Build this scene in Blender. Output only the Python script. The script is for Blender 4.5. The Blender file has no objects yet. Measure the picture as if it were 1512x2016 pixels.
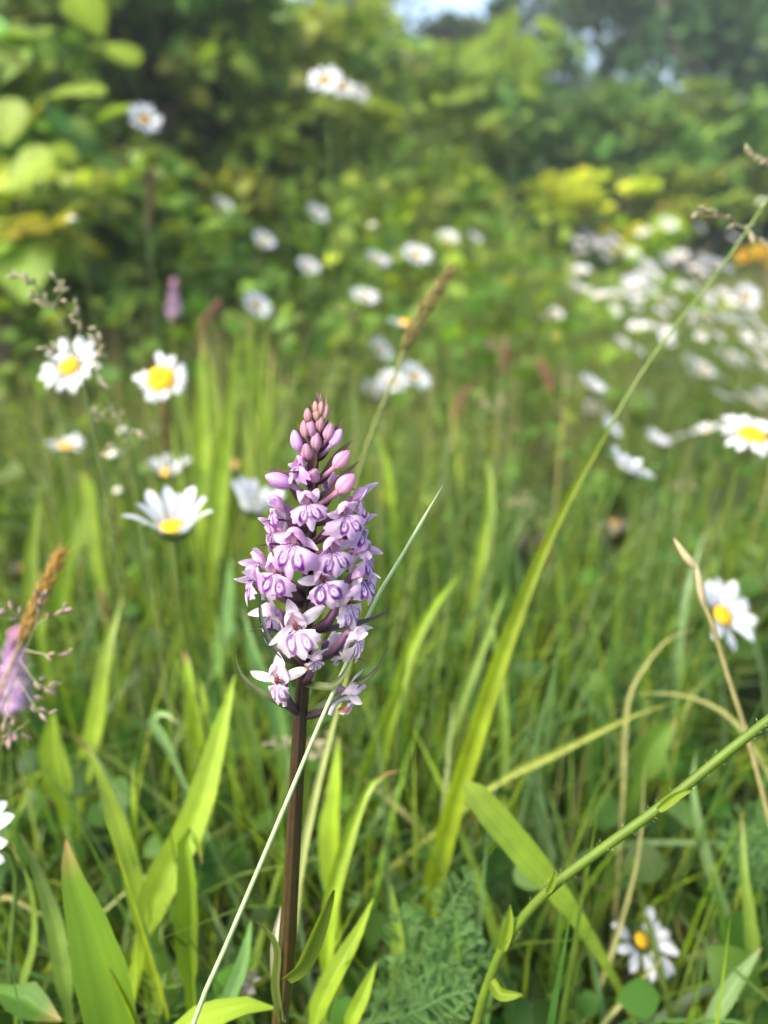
import bpy, math, random
import numpy as np
from mathutils import Matrix, Vector
rng = np.random.default_rng(7); random.seed(7)
sc = bpy.context.scene
COL = sc.collection
# ------------------------------------------------------------------ camera, sky, sun, exposure
CAM = np.array([0.0, 0.0, 0.42]); PITCH = math.radians(22); FPX = 1456.0
FOCUS = 0.200
cam = bpy.data.objects.new('camera', bpy.data.cameras.new('camera')); COL.objects.link(cam)
cam.location = CAM; cam.rotation_euler = (math.radians(90) - PITCH, 0, 0)
cd = cam.data; cd.sensor_fit = 'VERTICAL'; cd.sensor_height = 36; cd.lens = 36 * FPX / 2016
cd.clip_start = 0.01; cd.clip_end = 400
cd.dof.use_dof = True; cd.dof.focus_distance = FOCUS; cd.dof.aperture_fstop = cd.lens / 4.3
sc.camera = cam
SUN_EL, SUN_AZ = math.radians(46), math.radians(-112)      # azimuth from +Y (ahead), negative = left
w = bpy.data.worlds.new('World'); sc.world = w; w.use_nodes = True
nt = w.node_tree
sky = nt.nodes.new('ShaderNodeTexSky'); sky.sky_type = 'NISHITA'; sky.sun_disc = False
sky.sun_elevation = SUN_EL; sky.sun_rotation = SUN_AZ; sky.air_density = 1.0; sky.dust_density = 4.0; sky.ozone_density = 1.0
nt.links.new(sky.outputs[0], nt.nodes['Background'].inputs[0]); nt.nodes['Background'].inputs[1].default_value = 0.13
sd = np.array([math.cos(SUN_EL) * math.sin(SUN_AZ), math.cos(SUN_EL) * math.cos(SUN_AZ), math.sin(SUN_EL)])
sun = bpy.data.objects.new('sun', bpy.data.lights.new('sun', 'SUN')); COL.objects.link(sun)
sun.data.energy = 1.4; sun.data.angle = math.radians(28); sun.data.color = (1.0, 0.94, 0.84)
sun.rotation_euler = Vector(-sd).to_track_quat('-Z', 'Y').to_euler(); sun.location = (-3, -1, 5)
vs = sc.view_settings; vs.view_transform = 'Standard'; vs.look = 'None'; vs.gamma = 1; vs.exposure = 2.03; vs.use_curve_mapping = False
sc.render.engine = 'CYCLES'
cy = sc.cycles; cy.use_denoising = True; cy.max_bounces = 8; cy.diffuse_bounces = 4; cy.transmission_bounces = 6; cy.transparent_max_bounces = 8
cy.caustics_reflective = False; cy.caustics_refractive = False; cy.sample_clamp_indirect = 6

# ------------------------------------------------------------------ pixel <-> world
RV = np.array([1.0, 0, 0]); FV = np.array([0, math.cos(PITCH), -math.sin(PITCH)]); UV = np.array([0, math.sin(PITCH), math.cos(PITCH)]); BV = -FV
def P(px, py, d): return CAM + d * (FV + (px - 756) / FPX * RV + (1008 - py) / FPX * UV)
def proj(X):
    q = np.asarray(X) - CAM; d = q @ FV; dd = np.maximum(d, 1e-4)
    return 756 + (q @ RV) / dd * FPX, 1008 - (q @ UV) / dd * FPX, d
def nrm(v): v = np.asarray(v, float); return v / (np.linalg.norm(v, axis=-1, keepdims=True) + 1e-12)
def spline(pts, n):
    pts = np.asarray(pts, float)
    if len(pts) == 2: return pts[0] + (pts[1] - pts[0]) * np.linspace(0, 1, n)[:, None]
    q = np.vstack([2 * pts[0] - pts[1], pts, 2 * pts[-1] - pts[-2]])
    seg = np.linalg.norm(np.diff(pts, axis=0), axis=1); cum = np.r_[0, np.cumsum(seg)]
    out = []
    for s in np.linspace(0, cum[-1], n):
        i = min(int(np.searchsorted(cum, s, 'right')) - 1, len(pts) - 2); t = (s - cum[i]) / (seg[i] + 1e-12)
        a, b, c, d = q[i], q[i + 1], q[i + 2], q[i + 3]
        out.append(0.5 * (2 * b + (c - a) * t + (2 * a - 5 * b + 4 * c - d) * t * t + (3 * b - a - 3 * c + d) * t ** 3))
    return np.array(out)

# ------------------------------------------------------------------ mesh building
ORG = {}
def mesh_np(name, V, F, C=None, mat=None, smooth=True):
    V = np.asarray(V, np.float32); F = np.asarray(F, np.int32)
    me = bpy.data.meshes.new(name); m = len(F)
    me.vertices.add(len(V)); me.vertices.foreach_set('co', V.ravel())
    me.loops.add(4 * m); me.loops.foreach_set('vertex_index', F.ravel())
    me.polygons.add(m); me.polygons.foreach_set('loop_start', np.arange(0, 4 * m, 4, dtype=np.int32))
    if smooth: me.polygons.foreach_set('use_smooth', np.ones(m, bool))
    me.update(calc_edges=True)
    if C is not None:
        ca = me.color_attributes.new('Col', 'FLOAT_COLOR', 'POINT')
        cc = np.ones((len(V), 4), np.float32); cc[:, :3] = C; ca.data.foreach_set('color', cc.ravel())
    if mat: me.materials.append(mat)
    return me
class G:
    def __init__(s): s.V = []; s.F = []; s.C = []; s.n = 0
    def grid(s, Pg, col, closed=False):
        nu, nv = Pg.shape[:2]
        idx = np.arange(nu * nv).reshape(nu, nv) + s.n
        if closed:
            b = np.roll(idx, -1, axis=1); f = np.stack([idx[:-1], b[:-1], b[1:], idx[1:]], -1).reshape(-1, 4)
        else:
            f = np.stack([idx[:-1, :-1], idx[:-1, 1:], idx[1:, 1:], idx[1:, :-1]], -1).reshape(-1, 4)
        c = np.broadcast_to(np.asarray(col, float), (nu, nv, 3)) if np.asarray(col).ndim != 2 else np.broadcast_to(np.asarray(col, float)[:, None, :], (nu, nv, 3))
        s.V.append(Pg.reshape(-1, 3)); s.F.append(f); s.C.append(c.reshape(-1, 3)); s.n += nu * nv
        return s
    def tube(s, pts, rad, col, n=8, ribs=0, ribamt=0.0):
        pts = np.asarray(pts, float); m = len(pts); rad = np.broadcast_to(np.asarray(rad, float), (m,))
        T = nrm(np.gradient(pts, axis=0)); ref = np.array([0, 1.0, 0.1]) if abs(T[0][1]) < 0.8 else np.array([1.0, 0, 0.1])
        u = nrm(np.cross(T[0], ref)); A = np.linspace(0, 2 * np.pi, n, endpoint=False); R = []
        rr = 1 + ribamt * np.cos(ribs * A)
        for i in range(m):
            u = nrm(u - T[i] * (u @ T[i])); v = np.cross(T[i], u)
            R.append(pts[i] + rad[i] * (rr * np.cos(A))[:, None] * u + rad[i] * (rr * np.sin(A))[:, None] * v)
        return s.grid(np.array(R), col, closed=True)
    def ribbon(s, pts, wid, face, col, fold=0.15, n=3, twist=0.0, wave=0.0, vein=0.0):
        pts = np.asarray(pts, float); m = len(pts); wid = np.broadcast_to(np.asarray(wid, float), (m,))
        T = nrm(np.gradient(pts, axis=0)); face = np.broadcast_to(np.asarray(face, float), (m, 3))
        N = nrm(face - T * np.sum(face * T, 1, keepdims=True)); W = np.cross(T, N)
        a = np.linspace(0, twist, m)[:, None]; W, N = W * np.cos(a) + N * np.sin(a), N * np.cos(a) - W * np.sin(a)
        t = np.linspace(-1, 1, n); R = np.zeros((m, n, 3))
        for j, x in enumerate(t):
            wv = wave * np.sin(np.linspace(0, 9, m) + 3 * x) * abs(x)
            R[:, j] = pts + W * (wid * 0.5 * x)[:, None] + N * (wid * (fold * abs(x) + wv))[:, None]
        c = np.asarray(col, float)
        if c.ndim == 1: c = np.broadcast_to(c, (m, 3))
        cg = np.repeat(c[:, None, :], n, 1) * (1 + 0.10 * (np.abs(t) < 0.2))[None, :, None]
        if vein: cg = cg * (1 + vein * np.cos(np.arange(n) * np.pi) * (np.abs(t) < .95))[None, :, None] * (1 + .10 * np.sin(np.linspace(0, 11, m) + rng.uniform(0, 6)))[:, None, None]
        return s.grid(R, cg)
    def data(s): return np.vstack(s.V), np.vstack(s.F), np.vstack(s.C)
    def build(s, name, mat, parent=None, base=None, **tags):
        V, F, C = s.data(); o0 = ORG[parent.name] if parent is not None else (np.asarray(base, float) if base is not None else np.zeros(3))
        o = bpy.data.objects.new(name, mesh_np(name, V - o0, F, C, mat)); COL.objects.link(o)
        if parent is not None: o.parent = parent
        else: o.location = o0
        ORG[o.name] = o0
        tag(o, **tags); return o
def tag(o, label=None, cat=None, group=None, kind=None):
    if label: o['label'] = label
    if cat: o['category'] = cat
    if group: o['group'] = group
    if kind: o['kind'] = kind
    return o
def thing(name, loc, label, cat, group=None):
    o = bpy.data.objects.new(name, None); COL.objects.link(o); o.location = loc; o.empty_display_size = 0.02
    ORG[o.name] = np.asarray(loc, float); return tag(o, label, cat, group)
def inst(name, me, M, parent):          # a piece that shares mesh data; M is a world matrix
    o = bpy.data.objects.new(name, me); COL.objects.link(o); o.parent = parent
    o.matrix_basis = Matrix.Translation(-Vector(ORG[parent.name])) @ M
    ORG[o.name] = ORG[parent.name]; return o
def frame(x, y, z, o, s=1.0):
    M = np.eye(4); M[:3, 0] = np.asarray(x) * s; M[:3, 1] = np.asarray(y) * s; M[:3, 2] = np.asarray(z) * s; M[:3, 3] = o
    return Matrix(M.tolist())
def frame_z(z, o, spin=0.0, s=1.0):     # any frame whose z axis is given
    z = nrm(z); a = np.array([0, 0, 1.0]) if abs(z[2]) < 0.9 else np.array([1.0, 0, 0]); x = nrm(np.cross(a, z)); y = np.cross(z, x)
    c, sn = math.cos(spin), math.sin(spin)
    return frame(x * c + y * sn, y * c - x * sn, z, o, s)
def to_ground(p0, prev, n=6):           # goes on from p0 (coming from prev) down to the soil
    d = nrm(np.asarray(p0) - np.asarray(prev)); d[2] = min(d[2], -0.35); d = nrm(d * np.array([0.6, 0.6, 1])); L = p0[2] / -d[2]
    return [p0 + d * L * t for t in np.linspace(1, 0, n)[:-1]]      # from the soil up to p0 (p0 not included)

# ------------------------------------------------------------------ materials
def leaf_mat(name, trans=0.4, rough=0.5, spec=0.35, nscale=60, namt=0.25, vary=0.12, tint=(1.15, 1.1, 0.55), coat=0):
    m = bpy.data.materials.new(name); m.use_nodes = True; t = m.node_tree; N = t.nodes; L = t.links
    b = N['Principled BSDF']; b.inputs['Roughness'].default_value = rough; b.inputs['Specular IOR Level'].default_value = spec
    at = N.new('ShaderNodeAttribute'); at.attribute_name = 'Col'
    oi = N.new('ShaderNodeObjectInfo'); mr = N.new('ShaderNodeMapRange'); mr.inputs[3].default_value = 1 - vary; mr.inputs[4].default_value = 1 + vary
    L.new(oi.outputs['Random'], mr.inputs[0])
    tc = N.new('ShaderNodeTexCoord'); no = N.new('ShaderNodeTexNoise'); no.inputs['Scale'].default_value = nscale; no.inputs['Detail'].default_value = 3
    L.new(tc.outputs['Object'], no.inputs['Vector'])
    mr2 = N.new('ShaderNodeMapRange'); mr2.inputs[1].default_value = 0.25; mr2.inputs[2].default_value = 0.75
    mr2.inputs[3].default_value = 1 - namt; mr2.inputs[4].default_value = 1 + namt; L.new(no.outputs[0], mr2.inputs[0])
    mu = N.new('ShaderNodeMath'); mu.operation = 'MULTIPLY'; L.new(mr.outputs[0], mu.inputs[0]); L.new(mr2.outputs[0], mu.inputs[1])
    hs = N.new('ShaderNodeHueSaturation'); L.new(at.outputs['Color'], hs.inputs['Color']); L.new(mu.outputs[0], hs.inputs['Value'])
    L.new(hs.outputs[0], b.inputs['Base Color'])
    if trans > 0:
        tr = N.new('ShaderNodeBsdfTranslucent'); mx = N.new('ShaderNodeMix'); mx.data_type = 'RGBA'; mx.blend_type = 'MULTIPLY'; mx.inputs[0].default_value = 1
        L.new(hs.outputs[0], mx.inputs[6]); mx.inputs[7].default_value = (*[1.25 * x for x in tint], 1); L.new(mx.outputs[2], tr.inputs['Color'])
        ms = N.new('ShaderNodeMixShader'); ms.inputs[0].default_value = trans
        L.new(b.outputs[0], ms.inputs[1]); L.new(tr.outputs[0], ms.inputs[2]); L.new(ms.outputs[0], N['Material Output'].inputs[0])
    return m
M_grass = leaf_mat('grass_leaf', 0.42, 0.42, 0.4, 90, 0.22)
M_leaf = leaf_mat('broad_leaf', 0.40, 0.5, 0.2, 14, 0.25)
M_dark = leaf_mat('hedge_leaf', 0.30, 0.55, 0.15, 6, 0.25)
M_stalk = leaf_mat('stalk', 0.12, 0.5, 0.3, 120, 0.18)
M_straw = leaf_mat('straw', 0.25, 0.6, 0.25, 150, 0.2, tint=(1, 0.95, 0.7))
M_petal = leaf_mat('daisy_petal', 0.3, 0.55, 0.25, 160, 0.04, 0.04, tint=(1, 1, 1))
M_disc = leaf_mat('daisy_disc', 0.0, 0.7, 0.2, 900, 0.3, 0.05)
M_orch = leaf_mat('orchid_petal', 0.34, 0.5, 0.25, 420, 0.13, 0.03, tint=(1, 0.92, 1))
M_ostem = leaf_mat('orchid_stem', 0.0, 0.38, 0.5, 400, 0.3, 0.03)
M_bract = leaf_mat('orchid_bract', 0.1, 0.42, 0.4, 300, 0.25, 0.1)
M_bark = leaf_mat('bark', 0.0, 0.8, 0.2, 12, 0.4, 0.1)
def soil_mat():
    m = bpy.data.materials.new('soil'); m.use_nodes = True; t = m.node_tree; N = t.nodes; L = t.links; b = N['Principled BSDF']; b.inputs['Roughness'].default_value = 0.95
    no = N.new('ShaderNodeTexNoise'); no.inputs['Scale'].default_value = 9; no.inputs['Detail'].default_value = 8
    cr = N.new('ShaderNodeValToRGB'); cr.color_ramp.elements[0].color = (0.02, 0.04, 0.008, 1); cr.color_ramp.elements[1].color = (0.06, 0.10, 0.02, 1)
    tc = N.new('ShaderNodeTexCoord'); L.new(tc.outputs['Object'], no.inputs['Vector']); L.new(no.outputs[0], cr.inputs[0]); L.new(cr.outputs[0], b.inputs['Base Color'])
    return m
M_soil = soil_mat()
# base colours
GB = np.array([0.20, 0.29, 0.018]); GM = np.array([0.125, 0.19, 0.026]); GD = np.array([0.04, 0.095, 0.014]); GP = np.array([0.20, 0.31, 0.11])
GY = np.array([0.24, 0.27, 0.03]); ST = np.array([0.36, 0.32, 0.14]); GBL = np.array([0.085, 0.17, 0.042])
WHITE = np.array([0.66, 0.67, 0.68])

# ------------------------------------------------------------------ ground
gx = np.concatenate([-np.geomspace(120, 4, 12), np.linspace(-3.5, 3.5, 50), np.geomspace(4, 120, 12)])
gy = np.concatenate([-np.geomspace(60, 1, 8), np.linspace(-0.8, 7, 60), np.geomspace(7.5, 250, 16)])
def ground_z(x, y):   # gentle bank rising to the left and behind
    k = np.clip((-x - 0.15) / 1.6, 0, 1) * np.clip((y - 0.8) / 1.2, 0, 1)
    sm = lambda q: np.clip(q, 0, 1) ** 2 * (3 - 2 * np.clip(q, 0, 1))
    bank = 1.1 * sm((y - 1.3) / 3.2) * sm((.75 - x) / .8)
    return bank + 0.30 * k * k * (3 - 2 * k) * np.where(np.abs(x) < 30, 1, 1) + 0.006 * np.sin(9 * x) * np.cos(7 * y)
XX, YY = np.meshgrid(gx, gy, indexing='ij'); PG = np.stack([XX, YY, ground_z(XX, YY)], -1)
G().grid(PG, (0.05, 0.07, 0.02)).build('ground', M_soil, kind='structure')

# ------------------------------------------------------------------ leaves
def leaf_template(kind):
    if kind == 'fine':   # 3 x 6 oval leaf with a folded midrib and a drooping tip, length 1 along +x
        t = np.linspace(0, 1, 6); wv = np.array([0.03, 0.30, 0.42, 0.38, 0.24, 0.01])
        V = [[x, s * wv[i], 0.10 * abs(s) * wv[i] * 2 - 0.22 * x * x] for i, x in enumerate(t) for s in (-1, 0, 1)]
        F = [[i * 3 + j, i * 3 + j + 1, i * 3 + j + 4, i * 3 + j + 3] for i in range(5) for j in range(2)]
    else:                # two quads
        V = [[0, 0, 0], [0.45, -0.34, 0.05], [1, 0, -0.12], [0.5, 0, -0.03], [0.45, 0.34, 0.05]]
        F = [[0, 1, 2, 3], [0, 3, 2, 4]]
    return np.array(V, float), np.array(F)
def leaves(g, pos, size, col, kind='fine', droop=0.4, face=None):
    """oriented leaf cloud: pos (n,3), size (n,), col (n,3)"""
    n = len(pos)
    if n == 0: return
    TV, TF = leaf_template(kind)
    a = rng.uniform(0, 2 * np.pi, n); d = rng.normal(-droop * 0.5, 0.4, n)
    X = np.stack([np.cos(a) * np.cos(d), np.sin(a) * np.cos(d), np.sin(d)], 1)
    N = nrm(np.stack([rng.normal(0, .8, n), rng.normal(-0.3, .8, n), np.ones(n)], 1)); N = nrm(N - X * np.sum(N * X, 1, keepdims=True)); Y = np.cross(N, X)
    V = pos[:, None, :] + size[:, None, None] * (TV[None, :, 0:1] * X[:, None] + TV[None, :, 1:2] * Y[:, None] + TV[None, :, 2:3] * N[:, None])
    k = len(TV); F = (TF[None] + (np.arange(n) * k)[:, None, None]).reshape(-1, 4) + g.n
    g.V.append(V.reshape(-1, 3)); g.F.append(F); g.C.append(np.repeat(col, k, 0)); g.n += n * k
def jit(c, n, amt=0.25, yellow=0.15):
    c = np.asarray(c); f = np.exp(rng.normal(0, amt, n))[:, None]; y = rng.normal(0, yellow, n)
    out = c[None] * f; out[:, 0] *= np.exp(y); return np.clip(out, 0.003, 0.6)
def blob(n, c, r, shell=0.5):
    v = nrm(rng.normal(size=(n, 3))); rad = rng.uniform(0, 1, n) ** (1 / 3 if shell <= 0 else 1 / (3 + 6 * shell))
    return np.asarray(c) + v * rad[:, None] * np.asarray(r)

# single leaf meshes shared by leaf parts
def leaf_mesh(name, col, wscale=1.0, serr=0.0, n=12):
    t = np.linspace(0, 1, n); wv = wscale * (np.sin(np.pi * np.clip(t, 0, 1) ** 0.72) ** 0.8 * 0.5 + 0.004) * (1 + serr * (np.arange(n) % 2))
    s = np.linspace(-1, 1, 7); V = np.zeros((n, 7, 3))
    V[..., 0] = t[:, None]; V[..., 1] = wv[:, None] * s; V[..., 2] = 0.12 * np.abs(s) * wv[:, None] - 0.22 * (t ** 2)[:, None] + 0.012 * np.sin(20 * t)[:, None] * np.abs(s)
    c = np.asarray(col) * (1 + 0.25 * (np.abs(s) < 0.1))[None, :, None] * (1 + 0.12 * np.cos(22 * t[:, None] + 4 * np.abs(s)))[..., None]
    g = G().grid(V, c); return mesh_np(name, *g.data(), M_leaf)

# ------------------------------------------------------------------ trees and shrubs behind
def limb_path(a, b, sag=0.15, n=7):
    a = np.asarray(a, float); b = np.asarray(b, float); L = np.linalg.norm(b - a); mid = [a + (b - a) * t + rng.normal(0, sag * L * 0.3, 3) * (0 < t < 1) for t in (0, .33, .66, 1)]
    return spline(mid, n)
def tree(name, base, crown, nleaf, lsize, col, label, cat='tree', group=None, trunk_r=0.06, clumps=14, kind='card', lpart=0, mat=None, limbs=7, shell=0.25, bark=(0.16, 0.12, 0.085), twigs=True, cl=(0.28, 0.5)):
    """crown = list of (centre, radii) ellipsoids"""
    mat = mat or M_dark; base = np.array(base, float)
    base[2] = float(ground_z(base[0], base[1])) - 0.01
    root = thing(name, base, label, cat, group)
    top = np.mean([c for c, r in crown], 0)
    g = G(); pts = spline([base, base * .5 + np.array([top[0], top[1], 0]) * .5 * np.array([1, 1, 0]) + np.array([0, 0, base[2] * .5 + top[2] * 0.4]), top], 10)
    g.tube(pts, np.linspace(trunk_r, trunk_r * .35, 10), bark, 8); g.build('trunk', M_bark, root)
    for i in range(limbs):
        c, r = crown[i % len(crown)]; e = blob(1, c, np.asarray(r) * .85)[0]; s = pts[rng.integers(3, 9)]
        G().tube(limb_path(s, e), np.linspace(trunk_r * .4, trunk_r * .08, 7), np.asarray(bark) * rng.uniform(.8, 1.3), 6).build('limb', M_bark, root)
    g = G(); tot = sum(np.prod(r) ** (2 / 3) for c, r in crown); allpos = []
    for c, r in crown:
        k = max(3, int(clumps * np.prod(r) ** (2 / 3) / tot)); cc = blob(k, c, np.asarray(r) * .85, shell)
        for q in cc:
            m = int(nleaf / clumps * rng.uniform(.5, 1.5)); rr = np.mean(r) * rng.uniform(*cl)
            p = blob(m, q, (rr, rr, rr * .7), 0.1); tone = np.asarray(col) * np.exp(rng.normal(0, .22)) * np.array([np.exp(rng.normal(0, .15)), 1, 1])
            leaves(g, p, lsize * rng.uniform(.6, 1.25, m), jit(tone, m, .2), kind); allpos.append(p)
    g.build('crown', mat, root, kind='stuff')
    if lpart:
        allpos = np.vstack(allpos); dist = np.linalg.norm(allpos - CAM, axis=1); near = allpos[np.argsort(dist)[:lpart * 4]]; rng.shuffle(near)
        me = leaf_mesh('leaf', col * 1.15, 0.85, 0.06)
        for p in near[:lpart]:
            z = nrm([rng.normal(0, .4), -0.4 + rng.normal(0, .3), 1]); inst('leaf', me, frame_z(z, p, rng.uniform(0, 6.28), lsize * rng.uniform(.9, 1.4)), root)
    return root
def E(px, py, d, r): return (P(px, py, d), np.asarray(r) if np.ndim(r) else np.array([r, r, r]))
C_far = np.array([0.06, 0.115, 0.035]); C_mid = np.array([0.10, 0.17, 0.03]); C_lush = np.array([0.15, 0.235, 0.026]); C_sunpaint = np.array([0.50, 0.56, 0.03])  # the last, yellow tone has sunlight on hedge leaves painted in
gh = 'trees of the hedge behind the meadow'
def gr(px, d, py=600): q = P(px, py, d); return (q[0], q[1], 0)
tree('hedge_tree', gr(560, 7.5), [E(560, 60, 7.5, (1.5, .9, 1.2)), E(830, 60, 7.4, (.75, .4, .30)), E(520, 330, 7.2, (1.4, .7, .9))], 9000, .13, C_far * 1.1, 'dark hedge tree left of the sky gap, behind the brambles', group=gh, clumps=60, trunk_r=.11)
tree('hedge_tree', gr(1080, 7.8), [E(1130, 40, 7.8, (.9, .8, 1.1)), E(960, 300, 7.6, (1.2, .8, .75)), E(960, 20, 7.7, (.5, .35, .40)), E(1200, 330, 7.6, (1.0, .7, 1.0))], 9500, .13, C_far, 'dark hedge tree right of the sky gap', group=gh, clumps=70, trunk_r=.12)
tree('hedge_tree', gr(1400, 6.4), [E(1360, 60, 6.3, (1.0, .8, 1.0)), E(1560, 200, 6.2, (1.1, .8, 1.3)), E(1440, -150, 6.6, (1.2, .8, .8))], 8500, .12, C_far * .9, 'darkest hedge tree with bare grey branches above the shadowed hollow', group=gh, clumps=60, trunk_r=.1, limbs=16, bark=(.2, .16, .13))
tree('hedge_tree', gr(100, 6.5), [E(120, 60, 6.4, (1.8, .9, 1.5)), E(-300, 100, 6.2, (1.5, .8, 1.5))], 9000, .13, C_far * 1.1, 'tall dark tree behind the hazel bush', group=gh, clumps=60, trunk_r=.12)
tree('hedge_tree', gr(1900, 6.8), [E(1950, 60, 6.8, (1.5, .9, 1.8)), E(2400, 100, 6.6, (1.6, .9, 1.6))], 8000, .13, C_far, 'dark hedge tree past the sun-painted bush', group=gh, clumps=50, trunk_r=.12)
tree('hedge_tree', gr(880, 10.5), [E(880, 260, 10.5, (2.6, 1.2, 1.15)), E(1500, 200, 10.5, (3, 1.2, 1.8)), E(200, 150, 10.5, (3, 1.2, 1.8))], 13000, .22, C_far * .85, 'farthest tree mass seen through the hedge', group=gh, clumps=60, trunk_r=.15)
gl = 'dark low shrubs along the hedge foot'
for px, d, rx, lab in ((300, 5.6, 1.3, 'low dark shrub at the hedge foot behind the brambles'), (760, 5.8, 1.1, 'low dark shrub at the hedge foot under the sky gap'), (1130, 5.6, 1.0, 'low dark shrub at the hedge foot behind the sun-painted bush'), (1480, 5.2, 1.0, 'low dark shrub filling the shadowed hollow'), (1950, 5.4, 1.4, 'low dark shrub at the hedge foot past the daisy drift')):
    tree('hedge_foot_shrub', gr(px, d), [E(px, 440, d, (rx, .5, .42)), E(px + 120, 330, d + .2, (rx * .8, .5, .4))], 3600, .11, C_far * .9, lab, 'shrub', gl, .03, 40)
# green shrubs before the hedge, right half
gs = 'shrubs in front of the hedge'
tree('hedge_shrub', gr(1330, 4.6), [E(1290, 260, 4.6, (.75, .5, .34)), E(1430, 330, 4.5, (.6, .45, .3))], 4200, .085, C_mid * 1.2, 'mid green shrub spreading over the dark hollow', 'shrub', gs, .035, 36, bark=(.15, .12, .1))
tree('hedge_shrub', gr(1010, 4.3), [E(1000, 420, 4.3, (.4, .35, .35)), E(900, 300, 4.4, (.55, .4, .5)), E(1060, 210, 4.3, (.3, .3, .5))], 4200, .08, C_mid * 1.3, 'leafy shrub left of the sun-painted bush', 'shrub', gs, .03, 36)
tree('sun_painted_shrub', gr(1130, 3.7), [E(1120, 405, 3.7, (.20, .2, .09)), E(1060, 365, 3.75, (.12, .1, .06)), E(1190, 430, 3.7, (.10, .1, .07)), E(1150, 350, 3.8, (.12, .1, .05)), E(1260, 360, 3.8, (.12, .1, .05))], 2000, .034, C_sunpaint * np.array([.95, 1, 1]), 'bush before the dark hedge, bright yellow sunlight painted into its leaves', 'shrub', None, .008, 34, limbs=5)  # sunlit patch of hedge leaves, its light put into the leaf colour
tree('sun_painted_shrub', gr(1290, 3.6), [E(1290, 460, 3.6, (.17, .15, .09)), E(1250, 500, 3.6, (.12, .1, .08))], 1300, .036, C_sunpaint * np.array([.8, 1, .9]), 'low bush behind the daisy drift, sunlight painted into its yellow green leaves', 'shrub', None, .006, 22, limbs=4)
tree('sun_painted_shrub', gr(1520, 3.4), [E(1510, 505, 3.4, (.13, .1, .05))], 200, .035, np.array([.42, .27, .02]), 'small bush before the shadowed hollow, sunlight painted into its ochre leaves', 'shrub', None, .01, 10, limbs=4)  # ochre leaf colour carries painted sunlight too
tree('hedge_shrub', gr(1400, 3.9), [E(1390, 400, 4.0, (.32, .25, .16)), E(1260, 370, 4.1, (.28, .25, .15))], 2200, .065, np.array([.13, .2, .025]), 'yellowish green shrub over the daisy drift', 'shrub', gs, .02, 22)
# left bank: brambles and hazel
gb = 'bushes on the left bank'
def lb(px, d): q = P(px, 600, d); return (q[0], q[1], 0)
tree('hazel_bush', lb(-60, 1.3), [E(20, 330, 1.22, (.12, .12, .12)), E(60, 190, 1.32, (.16, .13, .12)), E(-60, 480, 1.3, (.12, .14, .2))], 260, .085, C_lush * 1.25, 'hazel bush with big round bright leaves', 'bush', gb, .014, 14, 'fine', 26, M_leaf, 6)
hz = COL.objects[-1]
while hz.parent: hz = hz.parent
me_h = leaf_mesh('leaf', np.array([.20, .28, .015]), .9, .05)
for (x, y, d, sz, ang, tl) in ((50, 330, 1.12, .095, 2.6, .1), (125, 300, 1.14, .05, .5, .3), (15, 235, 1.15, .075, 1.9, .2), (140, 175, 1.2, .11, 3.3, .7), (60, 150, 1.25, .08, 2.4, .6), (170, 20, 1.35, .09, 1.0, .2), (240, 100, 1.5, .08, 4.0, .4)):
    X = nrm(math.cos(ang) * RV - math.sin(ang) * UV * .8 + BV * .1); z = nrm(BV + UV * (.5 + tl) - X * (X @ (BV + UV * (.5 + tl)))); inst('leaf', me_h, frame(X, np.cross(z, X), z, P(x, y, d) - X * sz * .5, sz), hz)
tree('bramble_bush', lb(260, 2.1), [E(280, 60, 2.2, (.42, .3, .3)), E(170, 250, 2.0, (.3, .25, .25)), E(420, 190, 2.2, (.3, .25, .22))], 3600, .062, C_lush, 'bramble bush arching above the hazel leaves', 'bush', gb, .012, 44, 'fine', 60, M_leaf, 12)
tree('bramble_bush', lb(520, 2.3), [E(520, 270, 2.3, (.3, .25, .2)), E(640, 290, 2.5, (.25, .25, .2)), E(560, 90, 2.7, (.3, .3, .3))], 3000, .056, C_lush * np.array([1.3, 1.15, 1]), 'yellow green bramble bush under the top daisies', 'bush', gb, .012, 40, 'fine', 50, M_leaf, 10)
tree('bramble_bush', lb(120, 1.7), [E(100, 470, 1.65, (.3, .2, .16)), E(330, 420, 1.75, (.22, .2, .14)), E(300, 560, 1.6, (.22, .16, .1))], 2600, .05, C_lush * .85, 'low dark bramble bush at the foot of the bank', 'bush', gb, .01, 40, 'fine', 50, M_leaf, 10)
tree('bramble_bush', lb(640, 2.2), [E(620, 480, 2.2, (.36, .25, .12)), E(800, 400, 2.6, (.34, .3, .16)), E(760, 560, 2.0, (.25, .2, .1))], 3200, .05, C_lush * .95, 'spreading bramble bush in the middle of the meadow edge', 'bush', gb, .01, 44, 'fine', 40, M_leaf, 10)
tree('bramble_bush', lb(790, 3.2), [E(780, 240, 3.3, (.5, .35, .3)), E(850, 170, 3.6, (.5, .4, .16))], 3000, .07, C_lush * .8, 'tall bramble bush below the sky gap', 'bush', gb, .014, 36, 'fine', 0, M_leaf, 10)
tree('bramble_bush', lb(-700, 2.2), [E(-620, 300, 2.2, (.45, .4, .45)), E(-850, 250, 2.5, (.5, .4, .5)), E(-520, 480, 2.0, (.3, .3, .2))], 2600, .06, C_lush * .9, 'wide bramble bush past the hazel on the bank', 'bush', gb, .014, 36, 'fine', 0, M_leaf, 8)
tree('bramble_bush', lb(-250, 1.8), [E(-250, 250, 1.8, (.3, .3, .4)), E(-150, 0, 1.9, (.4, .3, .3)), E(80, -40, 2.0, (.35, .3, .2))], 2200, .065, C_lush * .9, 'tall bramble bush beside the hazel', 'bush', gb, .012, 30, 'fine', 20, M_leaf, 8)
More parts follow.
